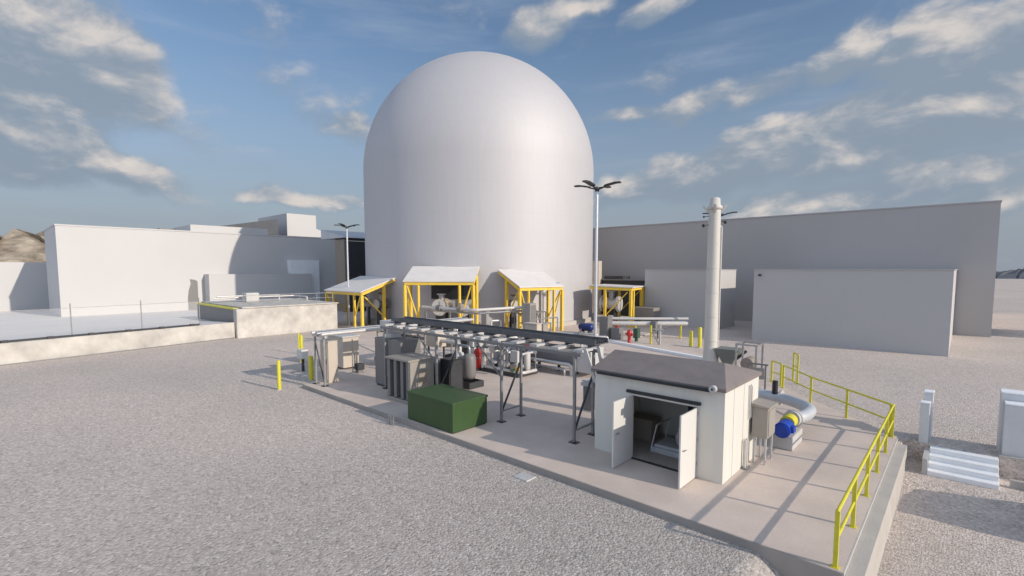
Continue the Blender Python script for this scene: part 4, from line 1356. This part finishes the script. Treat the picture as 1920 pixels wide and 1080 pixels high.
T = Thing('grey_cabinet', 'tall grey cabinet in front of the canopy right of the hatch', 'cabinet', (-26.3, 30.8, .06))
T.part('body', MB().bbox(-26.75, -25.95, 30.4, 31.2, .14, 3.0, .03), TAUPE)
T.part('base', MB().box(-26.7, -26.0, 30.45, 31.15, .06, .138), DARK)
T.part('door', MB().bbox(-25.948, -25.93, 30.48, 31.12, .3, 2.85, .008), GREYP)
T = Thing('equipment_rack', 'low rack of small pipes under the canopy right of the hatch', 'rack', (-28.8, 33.6, .06))
for x, y in ((-29.3, 32.2), (-29.0, 34.9), (-28.2, 32.2), (-27.9, 34.9)):
    T.part('leg', MB().bar((x, y, .06), (x, y, 1.9), .08), GREYP)
T.part('shelf', MB().hexa([(-29.4, 32.1, 1.9), (-28.1, 32.1, 1.9), (-27.8, 35.0, 1.9), (-29.1, 35.0, 1.9)], [(-29.4, 32.1, 1.98), (-28.1, 32.1, 1.98), (-27.8, 35.0, 1.98), (-29.1, 35.0, 1.98)]), GREYP)
T.part('pipe', MB().tube([(-28.2, 32.3, .9), (-27.9, 35.6, .9), (-27.9, 35.6, .06)], .07), GALV)
T.part('pipe', MB().tube([(-28.0, 32.3, 1.35), (-27.7, 36.4, 1.35), (-27.7, 36.4, .06)], .06), GALV)
T = Thing('blue_tank', 'low dark blue tank beside the dome foot left of the level canopy', 'tank', (-24.9, 36.9, .06))
T.part('shell', MB().lathe([(.02, -.75), (.22, -.72), (.33, -.6), (.36, -.4), (.36, .4), (.33, .6), (.22, .72), (.02, .75)], (-24.85, 36.9, .62), 18, 'x'), mat('dark_blue_paint', (.01, .03, .15), .4))
for x in (-25.35, -24.5):
    T.part('saddle', MB().box(x, x + .15, 36.6, 37.2, .06, .4), DARK)
T = Thing('pallet_pipes', 'low grey valves and pipes on the ground in front of the blue tank', 'pipes', (-22.5, 32.5, PAD))
T.part('pipe', MB().tube([(-25.0, 31.6, .5), (-21.8, 34.0, .5), (-21.8, 34.0, PAD)], .13), GALV)
T.part('pipe', MB().tube([(-24.6, 31.0, .42), (-20.6, 33.6, .42), (-20.6, 33.6, PAD)], .10), INSUL)
T.part('valve', MB().cyl((-22.9, 32.9, .5), (-22.6, 33.15, .5), .25, n=14).cyl((-22.75, 33.02, .6), (-22.75, 33.02, .95), .05), GREYP)

# small plant between the cable tray and the dome
def small_pump(label, x, y, rz, m1, first=[]):
    if first:
        return copy_thing(first[0], (x, y, PAD), R(rz), label)
    T = Thing('process_pump', label, 'pump', (x, y, PAD), R(rz), 'small process pumps between the tray and the dome', local=True)
    T.part('base', MB().bbox(-.75, .75, -.3, .3, 0, .16, .02), DARK)
    mo = T.part('motor', MB().cyl((-.68, 0, .48), (-.08, 0, .48), .21, n=18).cyl((-.74, 0, .48), (-.68, 0, .48), .17, n=18), m1)
    T.part('terminal_box', MB().bbox(-.5, -.25, -.12, .12, .68, .85, .02), m1, parent=mo)
    T.part('casing', MB().cyl((.12, 0, .48), (.42, 0, .48), .27, n=18).cyl((-.06, 0, .48), (.12, 0, .48), .1, n=12), LGREY)
    T.part('pipe', MB().tube([(.27, 0, .7), (.27, 0, 1.25), (.27, .9, 1.25), (.27, .9, 0)], .085), INSUL)
    T.part('pipe', MB().tube([(.42, 0, .48), (1.1, 0, .48), (1.1, 0, 0)], .10), GALV)
    T.part('flange', MB().cyl((.27, 0, .72), (.27, 0, .78), .16, n=14), GALV)
    first.append(T.o)
    return T.o


small_pump('small grey pump standing just left of the dark grey board', -22.6, 20.6, 20, GREYP)
small_pump('small grey pump behind the tallest grey cabinet under the tray', -21.6, 22.6, -30, GREYP)
small_pump('small grey pump in front of the widest canopy', -27.6, 23.6, 60, GREYP)
small_pump('small grey pump behind the grey duct near the pole', -17.6, 25.2, 10, GREYP)
small_pump('small grey pump left of the tall grey cabinet by the dome', -29.6, 29.4, -20, GREYP)


def small_cabinet(label, x, y, rz, w, h, m, grp='small cabinets between the tray and the dome'):
    T = Thing('equipment_cabinet', label, 'cabinet', (x, y, PAD), R(rz), grp, local=True)
    T.part('body', MB().bbox(-w / 2, w / 2, -.25, .25, .12, h, .02), m)
    dd = T.part('door', MB().bbox(-w / 2 + .05, w / 2 - .05, -.272, -.252, .2, h - .08, .006), m)
    T.part('handle', MB().bbox(w / 2 - .14, w / 2 - .11, -.30, -.273, h * .5, h * .5 + .15, .005), DARK, parent=dd)
    for q in (-1, 1):
        T.part('leg', MB().box(q * (w / 2 - .08) - .04, q * (w / 2 - .08) + .04, -.2, .2, 0, .119), DARK)
    T.part('rain_hood', MB().bbox(-w / 2 - .04, w / 2 + .04, -.32, .29, h + .003, h + .06, .01), m)


small_cabinet('light grey cabinet standing between two small grey pumps', -23.6, 22.2, 0, .9, 1.7, LGREY)
small_cabinet('dark grey low cabinet beside the red box', -20.0, 22.6, 15, .8, 1.25, GREYP)
small_cabinet('beige cabinet standing behind the crowded pump skid', -21.4, 25.4, 0, 1.1, 1.9, BEIGE)
small_cabinet('taupe cabinet in front of the canopy right of the hatch', -23.2, 28.6, -10, .8, 1.5, TAUPE)
T = Thing('ground_pipes', 'bundle of long pale pipes on low supports running towards the dome', 'pipes', (-24, 25, PAD))
for k_, (dx, rr) in enumerate(((0, .10), (.35, .14), (.75, .08))):
    T.part('pipe', MB().tube([(-18.6 - dx, 20.6, .45 + .05 * k_), (-19.4 - dx, 24.2 + dx, .45 + .05 * k_), (-26.0 - dx, 26.2 + dx, .45 + .05 * k_), (-28.4 - dx, 29.6 + dx, .45 + .05 * k_)], rr, 12, bend=.5), (INSUL, LGREY, GALV)[k_])
for q in ((-19.4, 22.6), (-21.9, 25.1), (-24.8, 26.1), (-27.7, 28.2)):
    T.part('support', MB().box(q[0] - .7, q[0] + .2, q[1] - .06, q[1] + .06, PAD, .36), GREYP)
T.part('valve', MB().cyl((-22.6, 25.15, .5), (-22.2, 25.03, .5), .24, n=14).cyl((-22.4, 25.1, .5), (-22.4, 25.1, 1.05), .05, n=8).cyl((-22.4, 25.1, 1.05), (-22.4, 25.1, 1.09), .2, n=14), GREYP)
T = Thing('valve_station', 'upright pipe loop with red and grey valves near the red box', 'valves', (-20.6, 20.6, PAD))
T.part('pipe', MB().tube([(-21.3, 20.7, PAD), (-21.3, 20.7, 1.5), (-19.9, 20.7, 1.5), (-19.9, 20.7, PAD)], .09), INSUL)
T.part('pipe', MB().tube([(-21.0, 21.0, PAD), (-21.0, 21.0, 1.0), (-20.2, 21.0, 1.0), (-20.2, 21.0, PAD)], .07), GALV)
T.part('valve', MB().cyl((-20.8, 20.7, 1.5), (-20.4, 20.7, 1.5), .18, n=14).cyl((-20.6, 20.7, 1.5), (-20.6, 20.7, 1.9), .04, n=8), GREYP)
T.part('handwheel', MB().cyl((-20.6, 20.7, 1.88), (-20.6, 20.7, 1.92), .2, n=16), RED)
T = Thing('scaffold_rail', 'thin grey pipe frame on the gravel side of the widest canopy', 'frame', (-31, 23.5, .06))
for x in (-32.8, -31.2, -29.6):
    T.part('post', MB().bar((x, 24.2, .0), (x, 24.2, 1.5), .06), GALV)
T.part('rail', MB().bar((-32.9, 24.2, 1.5), (-29.5, 24.2, 1.5), .06), GALV)
T.part('rail', MB().bar((-32.9, 24.2, .9), (-29.5, 24.2, .9), .05), GALV)

# machines right of the dome
T = Thing('control_cabinet', 'dark grey upright control cabinet in front of the level canopy', 'cabinet', (-21.3, 34.5, PAD))
T.part('body', MB().bbox(-21.75, -20.95, 34.2, 34.9, PAD + .06, 1.95, .025), GREYP)
T.part('door', MB().bbox(-21.68, -21.02, 34.175, 34.198, PAD + .14, 1.88, .008), GREYP)
T.part('base', MB().box(-21.7, -21.0, 34.25, 34.85, PAD, PAD + .058), DARK)
T = Thing('low_cabinet', 'short grey cabinet with a red cap beside the control cabinet', 'cabinet', (-20.3, 34.6, PAD))
T.part('body', MB().bbox(-20.7, -19.95, 34.3, 34.95, PAD, 1.12, .025), GREYP)
T.part('cap', MB().cyl((-20.35, 34.6, 1.12), (-20.35, 34.6, 1.28), .13), RED)
T = Thing('fire_hydrant', 'red fire hydrant post on the pad behind the shed', 'hydrant', (-18.3, 32.9, PAD))
T.part('barrel', MB().lathe([(.20, PAD), (.20, PAD + .06), (.12, PAD + .1), (.12, .75), (.19, .80), (.19, 1.05), (.15, 1.18), (.06, 1.27), (.02, 1.3)], (-18.28, 32.9, 0), 18), RED)
T.part('outlet', MB().cyl((-18.28 - .3, 32.9, .93), (-18.28 + .3, 32.9, .93), .085, n=14), RED)
single('green_box', 'small dark green box right of the red fire hydrant', 'box', MB().bbox(-18.75, -18.35, 34.3, 34.75, .45, 1.2, .03).box(-18.65, -18.45, 34.4, 34.6, PAD, .449), mat('teal_paint', (.04, .09, .06), .5), (-18.55, 34.5, PAD))
T = Thing('white_pipe_rack', 'long white pipe on yellow and grey legs beside the level canopy', 'pipe rack', (-19, 38, PAD))
T.part('pipe', MB().tube([(-21.9, 35.6, 1.28), (-20.0, 37.0, 1.28), (-16.8, 39.9, 1.28)], .19, 14), INSUL)
T.part('pipe', MB().tube([(-22.0, 36.3, 1.62), (-19.8, 37.9, 1.62), (-17.0, 40.5, 1.62)], .12, 12), LGREY)
for i, (x, y) in enumerate(((-21.2, 36.1), (-20.0, 37.0), (-18.6, 38.25), (-17.2, 39.5))):
    T.part('leg', MB().bar((x, y, .02), (x, y, 1.1), .12), YEL if i % 2 else GREYP)
T.part('valve_box', MB().bbox(-18.9, -18.45, 37.5, 37.95, .72, 1.5, .02), GREYP)
T = Thing('small_stand', 'thin yellow post stand beside the white pipe', 'stand', (-17.1, 34.0, 0))
T.part('post', MB().bar((-17.1, 34, PAD), (-17.1, 34, 1.6), .11), YEL)
T.part('bracket', MB().bar((-17.3, 34.2, 1.3), (-16.3, 34.3, 1.3), .08).bar((-16.5, 34.3, PAD), (-16.5, 34.3, 1.75), .10), LGREY)
T.part('knee', MB().bar((-17.0, 34.0, 1.1), (-16.4, 34.0, PAD), .05), GREYP)
T = Thing('steel_skip', 'open steel bin on the ground before the low grey building', 'bin', (-23.9, 46.6, 0))
T.part('bin', MB().hexa([(-25.2, 46.0, .9), (-23.0, 46.0, .9), (-23.0, 47.2, .9), (-25.2, 47.2, .9)], [(-25.4, 45.8, 1.9), (-22.8, 45.8, 1.9), (-22.8, 47.4, 1.9), (-25.4, 47.4, 1.9)]), TAUPE)
T.part('base', MB().box(-25.3, -22.9, 45.95, 47.25, .55, .895), DARK)
for x in (-25.0, -23.2):
    T.part('leg', MB().box(x - .08, x + .08, 46.0, 47.2, 0, .548), GREYP)
